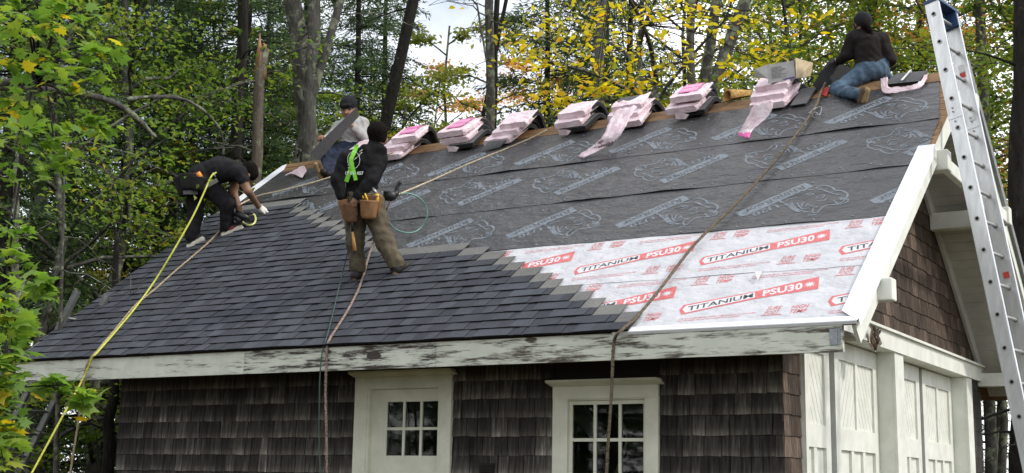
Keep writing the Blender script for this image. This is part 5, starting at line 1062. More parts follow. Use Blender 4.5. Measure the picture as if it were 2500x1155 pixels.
def person(prims, label, groups, base_mat, amp, h=.011):
    """groups: {mat id: (part name, material, offset)}; everything else is the body itself"""
    V_, Fq, lab = sdf_person(prims, h, amp)
    e1 = V_[Fq[:, 2]] - V_[Fq[:, 0]]; e2 = V_[Fq[:, 3]] - V_[Fq[:, 1]]; fn = np.cross(e1, e2); vn = np.zeros_like(V_)
    for j in range(4): np.add.at(vn, Fq[:, j], fn)
    vn /= np.linalg.norm(vn, axis=1)[:, None] + 1e-9
    # clothing covers the skin: sink the body slightly under it
    cov = np.isin(lab, list(groups)); Vb = V_ - vn * np.where(cov, .006, 0)[:, None]
    me = quads('person', Vb, Fq, smooth=True); body = link('person', me, None, base_mat); tag(body, label, 'person')
    fl = lab[Fq]; n_in = {}
    for mid, (nm, mk, offs) in groups.items():
        sel = (fl == mid).sum(1) >= 2; f_ = Fq[sel]
        if not len(f_): continue
        u_, inv = np.unique(f_, return_inverse=True); v2 = V_[u_] + vn[u_] * offs
        # separate islands (left and right shoe, both gloves) become parts of their own
        fi = inv.reshape(-1, 4); par = np.arange(len(u_))
        for _ in range(400):
            mn = par[fi].min(1); new = par.copy()
            for j in range(4): np.minimum.at(new, fi[:, j], mn)
            new = new[new]
            if (new == par).all(): break
            par = new
        for c in np.unique(par):
            fs = fi[par[fi[:, 0]] == c]
            if len(fs) < 6: continue
            uu, iv = np.unique(fs, return_inverse=True)
            link(nm, quads(nm, v2[uu], iv.reshape(-1, 4), smooth=True), body, MAT[mk])
    return body
stand = person(STANDING, 'person in black hoodie and olive trousers standing with back turned, tool pouches at the hips', {0: ('hoodie', 'black_cloth', .003), 1: ('trousers', 'olive', .002), 3: ('boot', 'boot', .003), 4: ('hair', 'hair', .003), 5: ('boot_sole', 'sole_dark', .003)}, MAT['skin'], {0: .0055, 1: .006, 4: .002})
bend = person(BENDING, 'person in black T-shirt and white glove bending over the shingles', {0: ('t_shirt', 'tee', .003), 1: ('trousers', 'black_trouser', .002), 3: ('shoe', 'boot', .003), 4: ('hair', 'hair', .003), 5: ('shoe_sole', 'sole_cream', .003), 6: ('glove', 'glove', .003), 7: ('shoe_panel', 'red_shoe', .004)}, MAT['skin_dark'], {0: .004, 1: .007, 4: .002})
sit = person(SITTING, 'person in grey shirt and dark cap sitting on the ridge behind a raised shingle', {0: ('shirt', 'grey_knit', .003), 1: ('jeans', 'navy', .002), 3: ('boot', 'boot_brown', .003), 4: ('cap', 'cap', .004), 5: ('dark_detail', 'eye', .003), 6: ('mouth', 'lip', .002), 7: ('boot', 'boot', .003)}, MAT['skin'], {0: .006, 1: .006})
kneel = person(KNEELING, 'person in black long sleeves and blue jeans kneeling on the ridge near the ladder', {0: ('long_sleeve_top', 'brown_black', .003), 1: ('jeans', 'denim', .002), 3: ('shoe', 'boot_brown', .003), 4: ('head_scarf', 'cap', .003), 5: ('shoe_sole', 'sole_tan', .004), 6: ('ponytail', 'hair', .003)}, MAT['skin'], {0: .005, 1: .006})
# soles of seat person are tan, not eye dark: split by size
for ch in list(sit.children):
    if ch.name.startswith('dark_detail'):
        if max(ch.dimensions) > .08 or len(ch.data.vertices) > 60: ch.name = 'boot_sole'; ch.data.materials.clear(); ch.data.materials.append(MAT['sole_tan'])
        else: ch.name = 'eye'
# gear of the standing person (worn)
R_, U_, F_d = Vector(CAM['r']), Vector(CAM['u']), Vector(CAM['f'])
def pouch(name, c, w, hgt, dep, mk, parent, tilt=0.0, flare=1.15):
    """open-topped bag, rounded bottom"""
    c = Vector(c); rr_ = R_ * math.cos(tilt) + U_ * math.sin(tilt); uu_ = U_ * math.cos(tilt) - R_ * math.sin(tilt); mb = MB(); n = 16; rings = []
    for v, sc in ((-.5, .55), (-.47, .78), (-.36, .93), (0, 1.0), (.42, flare), (.5, flare * 1.03), (.5, flare * .92), (.3, flare * .86)):
        rings.append([c + rr_ * (w / 2 * sc * math.copysign(abs(math.cos(a)) ** .7, math.cos(a))) + F_d * (dep / 2 * sc * math.copysign(abs(math.sin(a)) ** .7, math.sin(a))) + uu_ * (v * hgt) for a in [2 * math.pi * j / n for j in range(n)]])
    vs = [p for r0 in rings for p in r0]; fs = [(i*n+j, i*n+(j+1) % n, (i+1)*n+(j+1) % n, (i+1)*n+j) for i in range(len(rings) - 1) for j in range(n)] + [tuple(range(n))[::-1], tuple(range((len(rings)-1)*n, len(rings)*n))]
    mb.add(vs, fs, 0, None, True); return mb.build(name, MAT[mk], parent)
gs = [Vector(p) for p in GEAR_S]
pouch('tool_pouch', gs[0], .15, .20, .12, 'leather_dark', stand, .1); pouch('tool_pouch', gs[1] + U_ * .0, .10, .20, .12, 'leather', stand, .25)
pouch('tool_pouch', gs[2] + U_ * .02 - F_d * .02, .17, .19, .14, 'leather', stand, -.05); pouch('tool_pouch', gs[2] + U_ * .09 + F_d * .03, .18, .16, .12, 'leather_dark', stand, -.08); pouch('knife_sheath', gs[3] + U_ * .02, .07, .2, .07, 'leather', stand, -.15)
mb = MB(); nbelt = 20; bc = Vector(STANDING[0][1]).lerp(Vector(STANDING[0][2]), .5) + U_ * .0
ring = [bc + R_ * .19 * math.cos(a) + F_d * .165 * math.sin(a) + Vector((0, 0, .02 * math.cos(a))) for a in [2 * math.pi * j / nbelt for j in range(nbelt)]]
mb.add([p - Vector((0,0,.03)) for p in ring] + [p + Vector((0,0,.035)) for p in ring], [(j, (j+1) % nbelt, nbelt + (j+1) % nbelt, nbelt + j) for j in range(nbelt)]); mb.build('tool_belt', MAT['leather_dark'], stand)
def rod(name, a, b_, r_, mk, parent=None, label=None, cat=None, r2=None):
    mb = MB(); mb.tube([Vector(a), Vector(a).lerp(Vector(b_), .5), Vector(b_)], [r_, (r_ + (r2 or r_)) / 2, r2 or r_], 8); o = mb.build(name, MAT[mk], parent)
    if label: tag(o, label, cat)
    return o
rod('pencil', gs[2] + U_ * .13 - F_d * .05 - R_ * .05, gs[2] + U_ * .22 - F_d * .03 - R_ * .09, .009, 'yellow', None, 'yellow pencil sticking out of the leather tool pouch', 'pencil')
rod('marker', gs[2] + U_ * .11 - F_d * .05 - R_ * .01, gs[2] + U_ * .21 - F_d * .03 - R_ * .05, .012, 'yellow', None, 'thick yellow marker sticking out of the leather tool pouch', 'marker')
kn = empty('utility_knife', gs[3] + U_ * .1, 'yellow utility knife with chrome top in the leather sheath', 'knife'); rod('handle', gs[3] + U_ * .04 - F_d * .045, gs[3] + U_ * .13 - F_d * .04, .024, 'yellow', kn); rod('blade_head', gs[3] + U_ * .13 - F_d * .04, gs[3] + U_ * .19 - F_d * .03 - R_ * .05, .018, 'steel', kn)
hm = empty('hammer', gs[7], 'hammer with wooden handle hanging from the tool belt', 'hammer'); rod('handle', gs[6].lerp(gs[7], .35), gs[7], .012, 'hammer_wood', hm, r2=.021); rod('shank', gs[6] + U_ * .06, gs[6].lerp(gs[7], .36), .013, 'tool_black', hm); rod('hammer_head', gs[6] + U_ * .07 - R_ * .05, gs[6] + U_ * .07 + R_ * .06, .017, 'steel', hm)
# rope grab and air fitting at the hip
rg = empty('rope_grab', gs[8], 'black rope grab with clip at the hip of the hooded person', 'rope grab')
mb = MB(); mb.tube([gs[8] - R_ * .03, gs[8] + R_ * .05, gs[8] + R_ * .10 - U_ * .0], [.05, .06, .035], 10); mb.build('housing', MAT['tool_black'], rg)
mb = MB(); mb.tube(smooth_path([gs[8] + R_ * .08 + U_ * .01, gs[9] - U_ * .02, gs[9] + U_ * .04 + R_ * .01, gs[9] + U_ * .09 + R_ * .04]), [.03, .034, .036, .036, .036, .034, .034, .034, .032, .032, .028, .028, .026, .026, .024, .022, .022, .02, .02, .02, .02, .02, .02, .02, .018][:25], 8); mb.build('lever', MAT['tool_black'], rg)
rod('snap_hook', gs[8] - R_ * .05 - U_ * .05, gs[8] - R_ * .05 + U_ * .05, .008, 'steel', rg)
# lime harness straps and back print
ss = [Vector(p) for p in STRAP_S]
def ribbon(name, pts, w, mk, parent):
    P_ = smooth_path(pts, 5); mb = MB(); vs = []
    for i, p in enumerate(P_):
        t = (P_[min(i+1, len(P_)-1)] - P_[max(i-1, 0)]).normalized(); s_ = t.cross(F_d).normalized() * w / 2; vs += [p - s_, p + s_, p + s_ + F_d * .004, p - s_ + F_d * .004]
    fs = [(4*i+j, 4*i+(j+1) % 4, 4*i+4+(j+1) % 4, 4*i+4+j) for i in range(len(P_) - 1) for j in range(4)] + [(3,2,1,0), tuple(range(4*len(P_)-4, 4*len(P_)))]
    mb.add(vs, fs); return mb.build(name, MAT[mk], parent)
ribbon('harness_strap', [ss[0] + U_ * .03, ss[0], ss[1], ss[1].lerp(ss[2], .5) , ss[3]], .042, 'lime', stand)
ribbon('harness_strap', [ss[1] + U_ * .02 - F_d * .006, ss[2] - F_d * .006, ss[4] - F_d * .006], .038, 'lime', stand)
def back_text(body, c, w, hgt, parent):
    tv, tf = text_tris(body, 1, None, 0, .02); mb = MB(); tw, th = tv[:, 0].max(), tv[:, 1].max()
    mb.add([Vector(c) + R_ * ((x_ / tw - .5) * w) + U_ * ((y_ / th - .5) * hgt) for x_, y_ in tv], tf); return mb.build('printed_lettering', MAT['white_ink'], parent)
bt = ss[2] - F_d * .012 
back_text('17 01- 057', bt - U_ * .045 + R_ * .015, .18, .034, stand)
mb = MB(); cc = ss[1] + R_ * .03 + U_ * .005 + F_d * .006
for k in range(26):
    a, b_ = 2 * math.pi * k / 26, 2 * math.pi * (k + .8) / 26; q0 = cc + R_ * .062 * math.cos(a) + U_ * .085 * math.sin(a); q1 = cc + R_ * .062 * math.cos(b_) + U_ * .085 * math.sin(b_); mb.tube([q0, q1], .003, 5)
for k in range(7):
    a = -.9 + k * .3; mb.tube([cc + R_ * .06 * math.sin(a * 2) + U_ * a * .09, cc + R_ * (.06 * math.sin(a * 2) + .03) + U_ * (a * .09 + .025)], .003, 5)
mb.build('printed_badge', MAT['white_ink'], stand)
# gear of the bending person
gb_ = [Vector(p) for p in GEAR_B]
pouch('tool_pouch', gb_[0], .20, .20, .14, 'nylon', bend, .05); pouch('tool_pouch', gb_[1], .17, .26, .20, 'nylon', bend, .25); pouch('tool_pouch', gb_[2], .16, .17, .12, 'nylon', bend, -.1)
mb = MB(); bc = Vector(BENDING[0][1]).lerp(Vector(BENDING[0][2]), .5); axd = (Vector(BENDING[1][2]) - Vector(BENDING[1][1])).normalized(); s1 = F_d; s2 = axd.cross(F_d).normalized()
ring = [bc + axd * .05 + s1 * .185 * math.cos(a) + s2 * .185 * math.sin(a) for a in [2 * math.pi * j / nbelt for j in range(nbelt)]]
mb.add([p - axd * .035 for p in ring] + [p + axd * .035 for p in ring], [(j, (j+1) % nbelt, nbelt + (j+1) % nbelt, nbelt + j) for j in range(nbelt)]); mb.build('tool_belt', MAT['nylon'], bend)
ribbon('leg_strap', [gb_[4] - R_ * .05 - U_ * .04 - F_d * .02, gb_[4] - F_d * .05 + R_ * .04 + U_ * .01, gb_[5] + U_ * .02], .055, 'webbing', bend)
ribbon('leg_strap', [gb_[8] - R_ * .08, gb_[8] - F_d * .05, gb_[8] + R_ * .10], .05, 'webbing', bend)
rod('tape_measure', gb_[3] - R_ * .09 - U_ * .0, gb_[3] - R_ * .05 - U_ * .06, .035, 'orange', None, 'orange tool in the belt of the bending person', 'tape measure')
rod('carabiner', gb_[3] + R_ * .10, gb_[3] + R_ * .13 - U_ * .05, .012, 'steel', None, 'metal ring where the yellow rope meets the belt', 'carabiner')
# nail gun on the shingles
ng = empty('nail_gun', gb_[9], 'black nail gun on the shingles beside the bending person', 'nail gun')
g0 = gb_[9]; mb = MB(); mb.tube([g0 - R_ * .10 + U_ * .05, g0 + R_ * .02 - U_ * .0, g0 + R_ * .08 - U_ * .03], [.045, .048, .03], 10); mb.build('body', MAT['tool_black'], ng)
mb = MB(); mb.tube([g0 - R_ * .02 + U_ * .03, g0 + R_ * .08 + U_ * .05, g0 + R_ * .12 + U_ * .055], [.024, .02, .02], 8); mb.build('handle', MAT['tool_black'], ng); mb = MB(); mb.tube([g0 - R_ * .09 + U_ * .0, g0 - R_ * .03 - U_ * .07], [.04, .04], 10); mb.build('magazine', MAT['tool_black'], ng)

# ================================================================== ropes and hoses
def rope(name, pts, rad, mk, label, cat='rope', twist=True):
    P_ = smooth_path(pts, 14); mb = MB(); 
    if twist:      # two visible strands wound round each other
        for ph in (0, math.pi):
            Q_ = []; dist = 0; nx = None
            for i, p in enumerate(P_):
                if i: dist += (p - P_[i-1]).length
                t = (P_[min(i+1, len(P_)-1)] - P_[max(i-1, 0)]).normalized(); 
                if nx is None: nx = t.cross(Vector((0, 1, .3))).normalized()
                nx = (nx - t * nx.dot(t)).normalized(); ny = t.cross(nx); a = dist * 75 + ph; Q_.append(p + (nx * math.cos(a) + ny * math.sin(a)) * rad * .42)
            mb.tube(Q_, rad * .72, 6)
    else: mb.tube(P_, rad, 8)
    return tag(mb.build(name, MAT[mk]), label, cat)
def resample(pts, step=.025):
    P_ = smooth_path(pts, 30); out = [P_[0]]; acc = 0
    for a, b_ in zip(P_, P_[1:]):
        acc += (b_ - a).length
        if acc >= step: out.append(b_); acc = 0
    out.append(P_[-1]); return out
_sp = smooth_path
def rope2(name, pts, rad, mk, label, cat='rope'):
    P_ = resample(pts); mb = MB()
    for ph in (0, 2 * math.pi / 3, 4 * math.pi / 3):
        Q_ = []; dist = 0; nx = None
        for i, p in enumerate(P_):
            if i: dist += (p - P_[i-1]).length
            t = (P_[min(i+1, len(P_)-1)] - P_[max(i-1, 0)]).normalized()
            if nx is None: nx = t.cross(Vector((.2, 1, .3))).normalized()
            nx = (nx - t * nx.dot(t)).normalized(); ny = t.cross(nx); a = dist * 62 + ph; Q_.append(p + (nx * math.cos(a) + ny * math.sin(a)) * rad * .5)
        mb.tube(Q_, rad * .62, 5)
    return tag(mb.build(name, MAT[mk]), label, cat)
rope2('rope', ROPE_LEFT, .0125, 'rope_tan', 'tan rope from the bending person down over the left eave')
rope2('rope', ROPE_RIDGE, .0115, 'rope_pale', 'pale rope from a ridge pile to the standing person')
rope2('rope', ROPE_FAR, .0115, 'rope_pale', 'pale rope crossing behind the standing person to the left rake')
rope2('rope', ROPE_MIDDLE, .0135, 'rope_grey', 'grey brown rope hanging over the eave left of the door')
rope2('rope', ROPE_RIGHT, .0145, 'rope_brown', 'dark brown rope from the ridge down in front of the window')
rope('rope', ROPE_YELLOW, .0105, 'rope_yellow', 'bright yellow green rope from the belt down over the left eave', twist=False)
rope('air_hose', HOSE_YELLOW, .0135, 'hose_yellow', 'short curled yellow hose at the nail gun', 'hose', False)
rope('air_hose', HOSE_COIL, .0075, 'hose_green', 'thin teal hose looping beside the standing person', 'hose', False)
rope('air_hose', HOSE_DOWN, .0055, 'hose_dark', 'thin dark green line hanging beside the grey brown rope', 'hose', False)

# ================================================================== ladders
def ladder(name, P0, u_, rungv, n, top_ext, label, mats, depth=.13, cap=None, stickers=(), bottom=None, joint=None):
    root = empty(name, P0, label, 'ladder'); P0 = Vector(P0); u_ = Vector(u_).normalized(); rv = Vector(rungv); rd = rv.normalized(); w_ = u_.cross(rd).normalized()
    top = P0 + u_ * top_ext; bot = P0 - u_ * bottom
    for k, base in enumerate((Vector((0, 0, 0)), rv)):
        mb = MB(); M_ = Matrix((w_, rd, u_)).transposed().to_4x4(); M_.translation = base + P0
        z0, z1 = -bottom, top_ext; hd = depth / 2
        mb.box((-hd, -.004, z0), (hd, .0, z1), 0, M=M_); mb.box((-hd, .0, z0), (-hd + .006, .032, z1), 0, M=M_); mb.box((hd - .006, .0, z0), (hd, .032, z1), 0, M=M_)
        mb.box((-hd + .010, -.0065, z0), (-hd + .016, -.004, z1), 0, M=M_); mb.box((hd - .016, -.0065, z0), (hd - .010, -.004, z1), 0, M=M_)
        rail = mb.build('rail', MAT[mats[0]], root)
        for i in range(n):       # rung ends: swaged ring with a dark hole
            c = base + P0 - u_ * .305 * i - rd * .005; mb = MB(); nn_ = 12; vs = []
            for rr_, o_ in ((.024, 0), (.024, .006), (.017, .006), (.015, .0015)): vs += [c - rd * o_ + (w_ * math.cos(a) + u_ * math.sin(a)) * rr_ for a in [2 * math.pi * j / nn_ for j in range(nn_)]]
            mb.add(vs, [(r_*nn_+j, r_*nn_+(j+1) % nn_, (r_+1)*nn_+(j+1) % nn_, (r_+1)*nn_+j) for r_ in range(3) for j in range(nn_)], 0); mb.add(vs[-nn_:], [tuple(range(nn_))], 1); mb.build('rung_end', [MAT['alu_grip'], MAT['hole']], rail)
        if k == 1:
            for (d_, col, hh) in stickers:
                mb = MB(); c = Vector((0, -.0068, -d_)); mb.box((-.028, -.008, -d_ - hh / 2), (.028, -.0067, -d_ + hh / 2), 0, M=M_); mb.build('warning_label', MAT[col], rail)
        if joint:
            mb = MB(); mb.box((-hd - .003, -.0085, -joint - .02), (hd + .003, -.0066, -joint + .02), 0, M=M_); mb.build('joint_plate', MAT[mats[0]], rail)
            for dz in (-.11, -.05, .05, .09): mb = MB(); mb.tube([M_ @ Vector((.01, -.004, -joint + dz)), M_ @ Vector((.01, -.012, -joint + dz))], .009, 8); mb.build('rivet', MAT['alu_grip'], rail)
    for i in range(n):
        a = P0 - u_ * .305 * i; rod('rung', a - rd * .002, a + rv + rd * .004, .0165, mats[1], root)
    if cap:
        M_ = Matrix((w_, rd, u_)).transposed().to_4x4(); M_.translation = P0; mb = MB(); wl = rv.length
        mb.box((-.075, -.012, top_ext), (.075, wl + .045, top_ext + .03), 0, M=M_); mb.box((-.072, wl - .035, top_ext - .16), (.072, wl - .005, top_ext - .001), 0, M=M_); mb.box((.03, .004, top_ext - .05), (.072, wl - .036, top_ext - .001), 0, M=M_); mb.build('top_cap', MAT[cap], root)
        mb = MB(); mb.tube([P0 + rv * .12 + u_ * .02 - w_ * .02, P0 + rv * .12 + u_ * .10 - w_ * .02], .03, 10); mb.build('pulley', MAT['white_label'], root)
        mb = MB(); mb.tube([P0 + rv * .25 + u_ * .08, P0 + rv * .25 - u_ * 4.0 + w_ * .03], .004, 6); mb.build('pull_cord', MAT['rope_pale'], root)
    return root
ladder('extension_ladder', LADR_TOP, LADR_U, (.075, .43, 0), 21, .13, 'tall silver aluminium extension ladder leaning at the right gable', ('alu', 'alu_grip'), .135, 'blue_cap', ((.55, 'red_label', .05), (.48, 'white_label', .08), (1.02, 'white_label', .05), (2.62, 'red_label', .06), (2.72, 'white_label', .05)), 6.28, 1.10)
ladder('ladder', (-9.245, .50, ZE + .55), (.53, 0, .848), (0, .43, 0), 12, .36, 'dark grey ladder leaning on the left end of the roof behind leaves', ('alu_dull', 'alu_dull'), .085, None, (), 4.25)

# ================================================================== trees
def leaf_mat(name, ramp_stops, trans=.45):
    m, nt, b = new_mat(name, rough=.55, spec=.3); a = attr(nt); g = sep(nt, a, 0)
    c = ramp(nt, g, ramp_stops); setc(nt, b, c)
    tr_ = nt.nodes.new('ShaderNodeBsdfTranslucent'); mxs = nt.nodes.new('ShaderNodeMixShader'); mxs.inputs[0].default_value = trans
    hs = nt.nodes.new('ShaderNodeHueSaturation'); hs.inputs['Value'].default_value = 1.5; hs.inputs['Saturation'].default_value = 1.1; nt.links.new(c, hs.inputs['Color']); nt.links.new(hs.outputs[0], tr_.inputs['Color'])
    out = nt.nodes['Material Output']; nt.links.new(b.outputs[0], mxs.inputs[1]); nt.links.new(tr_.outputs[0], mxs.inputs[2]); nt.links.new(mxs.outputs[0], out.inputs['Surface']); return m
G1, G2, Y1, Y2, O1 = (.030,.062,.012), (.075,.125,.020), (.21,.20,.022), (.42,.31,.030), (.42,.17,.040)
LM = {
 'YG': leaf_mat('yellow_green_leaves', [(0, (.085,.155,.032)), (.35, (.16,.25,.045)), (.65, (.28,.32,.055)), (.88, (.46,.38,.06)), (1, (.56,.34,.06))], .55),
 'YEL': leaf_mat('yellow_leaves', [(0, (.20,.26,.04)), (.3, (.42,.40,.05)), (.7, (.66,.52,.07)), (1, (.66,.38,.07))], .55),
 'ORG': leaf_mat('orange_leaves', [(0, (.42,.28,.07)), (.5, (.60,.29,.10)), (1, (.62,.20,.09))], .5),
 'PALE': leaf_mat('pale_ash_leaves', [(0, (.14,.18,.05)), (.6, (.27,.30,.07)), (1, (.40,.36,.08))], .5),
 'MIX': leaf_mat('mixed_autumn_leaves', [(0, (.075,.14,.03)), (.45, (.16,.225,.04)), (.72, (.30,.27,.035)), (.9, (.50,.32,.05)), (1, (.52,.18,.06))], .5),
 'NEAR': leaf_mat('green_maple_leaves', [(0, (.09,.18,.04)), (.5, (.17,.28,.05)), (.82, (.29,.36,.06)), (.93, (.52,.43,.06)), (1, (.58,.40,.06))], .5),
 'CON': leaf_mat('dark_needles', [(0, (.030,.060,.026)), (.6, (.080,.13,.052)), (1, (.17,.22,.085))], .35)}
def bark(name, a, b2, lich, cov):
    m, nt, b = new_mat(name, a, .92, .15); n1 = tex(nt, 'Noise', 14, 7, (1, 1, .22), 'World', .72); n2 = tex(nt, 'Noise', 5.5, 5, coord='World', rough=.65)
    c = ramp(nt, n1, [(.3, a), (.7, b2)]); c = mixc(nt, c, lich, ramp(nt, n2, [(cov, (0,0,0)), (cov + .08, (1,1,1))])); setc(nt, b, c); bump(nt, b, n1, 1.0, .06); return m
BK = {'lichen': bark('lichened_grey_bark', (.035,.033,.029), (.15,.145,.128), (.24,.26,.18), .52), 'dark': bark('dark_spruce_bark', (.013,.012,.010), (.046,.042,.037), (.12,.13,.09), .64), 'pale': bark('pale_grey_bark', (.13,.125,.115), (.27,.265,.25), (.2,.21,.15), .62), 'snag': bark('snag_bark', (.075,.062,.05), (.19,.165,.13), (.23,.25,.17), .56)}
MAT['raw_wood'] = plain('split_raw_wood', (.34,.18,.09), .85, var=.4, scale=9, coord='World')
def leaves_np(C_, N_, S_, tint, rng, asp=.62, fold=.18):
    """one folded kite per leaf: 4 verts, 2 triangles each"""
    n = len(C_); N_ = N_ / (np.linalg.norm(N_, axis=1)[:, None] + 1e-9); r_ = rng.normal(size=(n, 3)); T = np.cross(N_, r_); T /= np.linalg.norm(T, axis=1)[:, None] + 1e-9; B_ = np.cross(N_, T); S_ = S_[:, None]
    v = np.stack([C_ - T * S_ * .5, C_ + B_ * S_ * asp * .5 + N_ * S_ * fold - T * S_ * .05, C_ + T * S_ * .5 - N_ * S_ * .1, C_ - B_ * S_ * asp * .5 + N_ * S_ * fold - T * S_ * .05], 1).reshape(-1, 3)
    i4 = np.arange(n)[:, None] * 4; F_ = np.concatenate([np.concatenate([i4, i4 + 1, i4 + 2], 1), np.concatenate([i4, i4 + 2, i4 + 3], 1)])
    col = np.zeros((n * 4, 3), np.float32); col[:, 0] = np.repeat(tint, 4); return v, F_, col
def limb_tube(mb, P_, r0, r1, n=6): mb.tube(P_, [r0 + (r1 - r0) * i / (len(P_) - 1) for i in range(len(P_))], n)
def decid(seed, height, cb, rad, nl, leaf, kind, tint0, lean=(0, 0), trunk_r=.11, sparse=1.0):
    """returns (wood mesh, crown mesh): layered sprays of leaves on limbs"""
    rng = np.random.default_rng(seed); rnd = random.Random(seed); mb = MB()
    n = 9; tp = [Vector((lean[0] * (i / n) ** 1.3 + .12 * math.sin(i * 1.7 + seed), lean[1] * (i / n) ** 1.3 + .12 * math.cos(i * 1.3 + seed), height * i / n)) for i in range(n + 1)]
    limb_tube(mb, tp, trunk_r, .02, 8); Cs = []; 
    nlimb = int(20 * sparse) + 6; sprays = []
    for k in range(nlimb):
        f = cb + (1 - cb) * (k + rnd.random()) / nlimb; p = tp[min(n - 1, int(f * n))].lerp(tp[min(n, int(f * n) + 1)], f * n % 1); az = k * 2.4 + rnd.uniform(-.5, .5)
        rel = (f - cb) / (1 - cb); ln = rad * (math.sin(math.pi * (.18 + .77 * rel)) ** .8) * rnd.uniform(.7, 1.15); up = rnd.uniform(.15, .75) + rel * .5
        q = [p]
        for j in range(1, 6): t = j / 5; q.append(p + Vector((math.cos(az) * ln * t, math.sin(az) * ln * t, ln * (up * t - .45 * t * t))) + Vector([rnd.uniform(-.08, .08) * ln * t for _ in range(3)]))
        limb_tube(mb, q, trunk_r * .35 * (1 - .6 * rel) + .008, .006, 5)
        for j in range(9):
            t = rnd.uniform(.25, 1); i0 = min(4, int(t * 5)); s0 = q[i0].lerp(q[i0 + 1], t * 5 - i0); a2 = az + rnd.choice((-1, 1)) * rnd.uniform(.4, 1.3); l2 = ln * rnd.uniform(.18, .42); e = s0 + Vector((math.cos(a2) * l2, math.sin(a2) * l2, l2 * rnd.uniform(-.15, .45)))
            limb_tube(mb, [s0, s0.lerp(e, .5) + Vector((0, 0, .03 * l2)), e], .008, .003, 3); sprays.append((s0, e, rnd.random()))
    m_ = max(1, nl // len(sprays)); A = np.array([tuple(s[0]) for s in sprays]); B_ = np.array([tuple(s[1]) for s in sprays]); ti = np.array([s[2] for s in sprays])
    t = rng.uniform(.1, 1.15, (len(sprays), m_)); Cn = A[:, None] + (B_ - A)[:, None] * t[..., None]; wd = np.linalg.norm(B_ - A, axis=1)[:, None, None] * .42
    off = rng.normal(size=Cn.shape) * np.array([1, 1, .22]) * np.maximum(wd, leaf); Cn = (Cn + off).reshape(-1, 3)
    N_ = np.array([0, 0, 1.0]) + rng.normal(size=Cn.shape) * .55; S_ = leaf * rng.uniform(.65, 1.25, len(Cn)); tn = np.clip(tint0 + .30 * (np.repeat(ti, m_) - .5) + rng.normal(size=len(Cn)) * .13, 0, 1)
    v, F_, col = leaves_np(Cn, N_, S_, tn, rng)
    wood = mb.mesh('trunk'); wood.materials.append(BK['lichen']); cr = quads('crown', v, F_, col); cr.materials.append(LM[kind]); return wood, cr
def conifer(seed, height, rad, bare=.12, dens=1.0):
    rng = np.random.default_rng(seed); rnd = random.Random(seed); mb = MB(); limb_tube(mb, [Vector((.05 * math.sin(i + seed), .05 * math.cos(i * 1.4), height * i / 8)) for i in range(9)], .15, .02, 8)
    A, B_, S_ = [], [], []; z = height * .06
    while z < height * .98:
        f = z / height; nb = rnd.randint(4, 6); 
        for b in range(nb):
            az = rnd.uniform(0, 6.283); ln = rad * (1 - f) ** .7 * rnd.uniform(.65, 1.1) * (1 if f > .15 else .8) + .15; dr = rnd.uniform(.12, .35); p = Vector((0, 0, z + rnd.uniform(-.1, .1)))
            d = Vector((math.cos(az), math.sin(az), 0)); q = [p + d * ln * t + Vector((0, 0, ln * (.10 * t - dr * t * t))) for t in (0, .33, .66, 1)]; limb_tube(mb, q, .024 * (1 - f) + .006, .004, 4)
            if f < bare: 
                for _ in range(5):
                    t = rnd.uniform(.3, 1); s0 = p + d * ln * t + Vector((0, 0, ln * (.10 * t - dr * t * t))); e = s0 + Vector((rnd.uniform(-.3, .3), rnd.uniform(-.3, .3), rnd.uniform(-.25, .1))); limb_tube(mb, [s0, e], .006, .002, 3)
                if rnd.random() < .55: continue
            side = Vector((-d.y, d.x, 0)); m_ = max(5, int(ln / .065 * dens))
            for j in range(m_):
                t = (j + rnd.random()) / m_; t = .12 + .88 * t; s0 = p + d * ln * t + Vector((0, 0, ln * (.10 * t - dr * t * t))); sg = rnd.choice((-1, 1)); l2 = (.18 + .42 * (1 - t)) * rnd.uniform(.6, 1.1)
                e = s0 + side * sg * l2 + d * l2 * .55 + Vector((0, 0, -l2 * rnd.uniform(.05, .4))); A.append(tuple(s0)); B_.append(tuple(e))
        z += rnd.uniform(.22, .36) * (1.0 if f < .7 else .8)
    A, B_ = np.array(A), np.array(B_); k = 8; t = rng.uniform(.05, 1.1, (len(A), k)); C_ = (A[:, None] + (B_ - A)[:, None] * t[..., None] + rng.normal(size=(len(A), k, 3)) * .025).reshape(-1, 3); dr_ = np.repeat((B_ - A) / (np.linalg.norm(B_ - A, axis=1)[:, None] + 1e-9), k, 0) + rng.normal(size=C_.shape) * .45
    dr_ /= np.linalg.norm(dr_, axis=1)[:, None]; up = np.array([0, 0, 1.0]) + rng.normal(size=C_.shape) * .5; sd_ = np.cross(dr_, up); sd_ /= np.linalg.norm(sd_, axis=1)[:, None] + 1e-9
    Ln = rng.uniform(.09, .19, len(C_))[:, None]; Wd = rng.uniform(.008, .020, len(C_))[:, None]
    v = np.stack([C_, C_ + dr_ * Ln * .5 + sd_ * Wd, C_ + dr_ * Ln, C_ + dr_ * Ln * .5 - sd_ * Wd], 1).reshape(-1, 3); i4 = np.arange(len(C_))[:, None] * 4; F_ = np.concatenate([i4, i4 + 1, i4 + 2, i4 + 3], 1)
    col = np.zeros((len(v), 3), np.float32); col[:, 0] = np.repeat(np.clip(rng.normal(.45, .25, len(C_)), 0, 1), 4)
    wood = mb.mesh('trunk'); wood.materials.append(BK['dark']); cr = quads('crown', v, F_, col); cr.materials.append(LM['CON']); return wood, cr
def plant(name, meshes, loc, rotz, sc, label, cat, group=None):
    r_ = empty(name, loc, label, cat, group); r_.rotation_euler.z = rotz; r_.scale = (sc, sc, sc)
    for nm, me in zip(('trunk', 'crown'), meshes):
        o = bpy.data.objects.new(nm, me); COL.objects.link(o); o.parent = r_
    return r_
rt = random.Random(21)
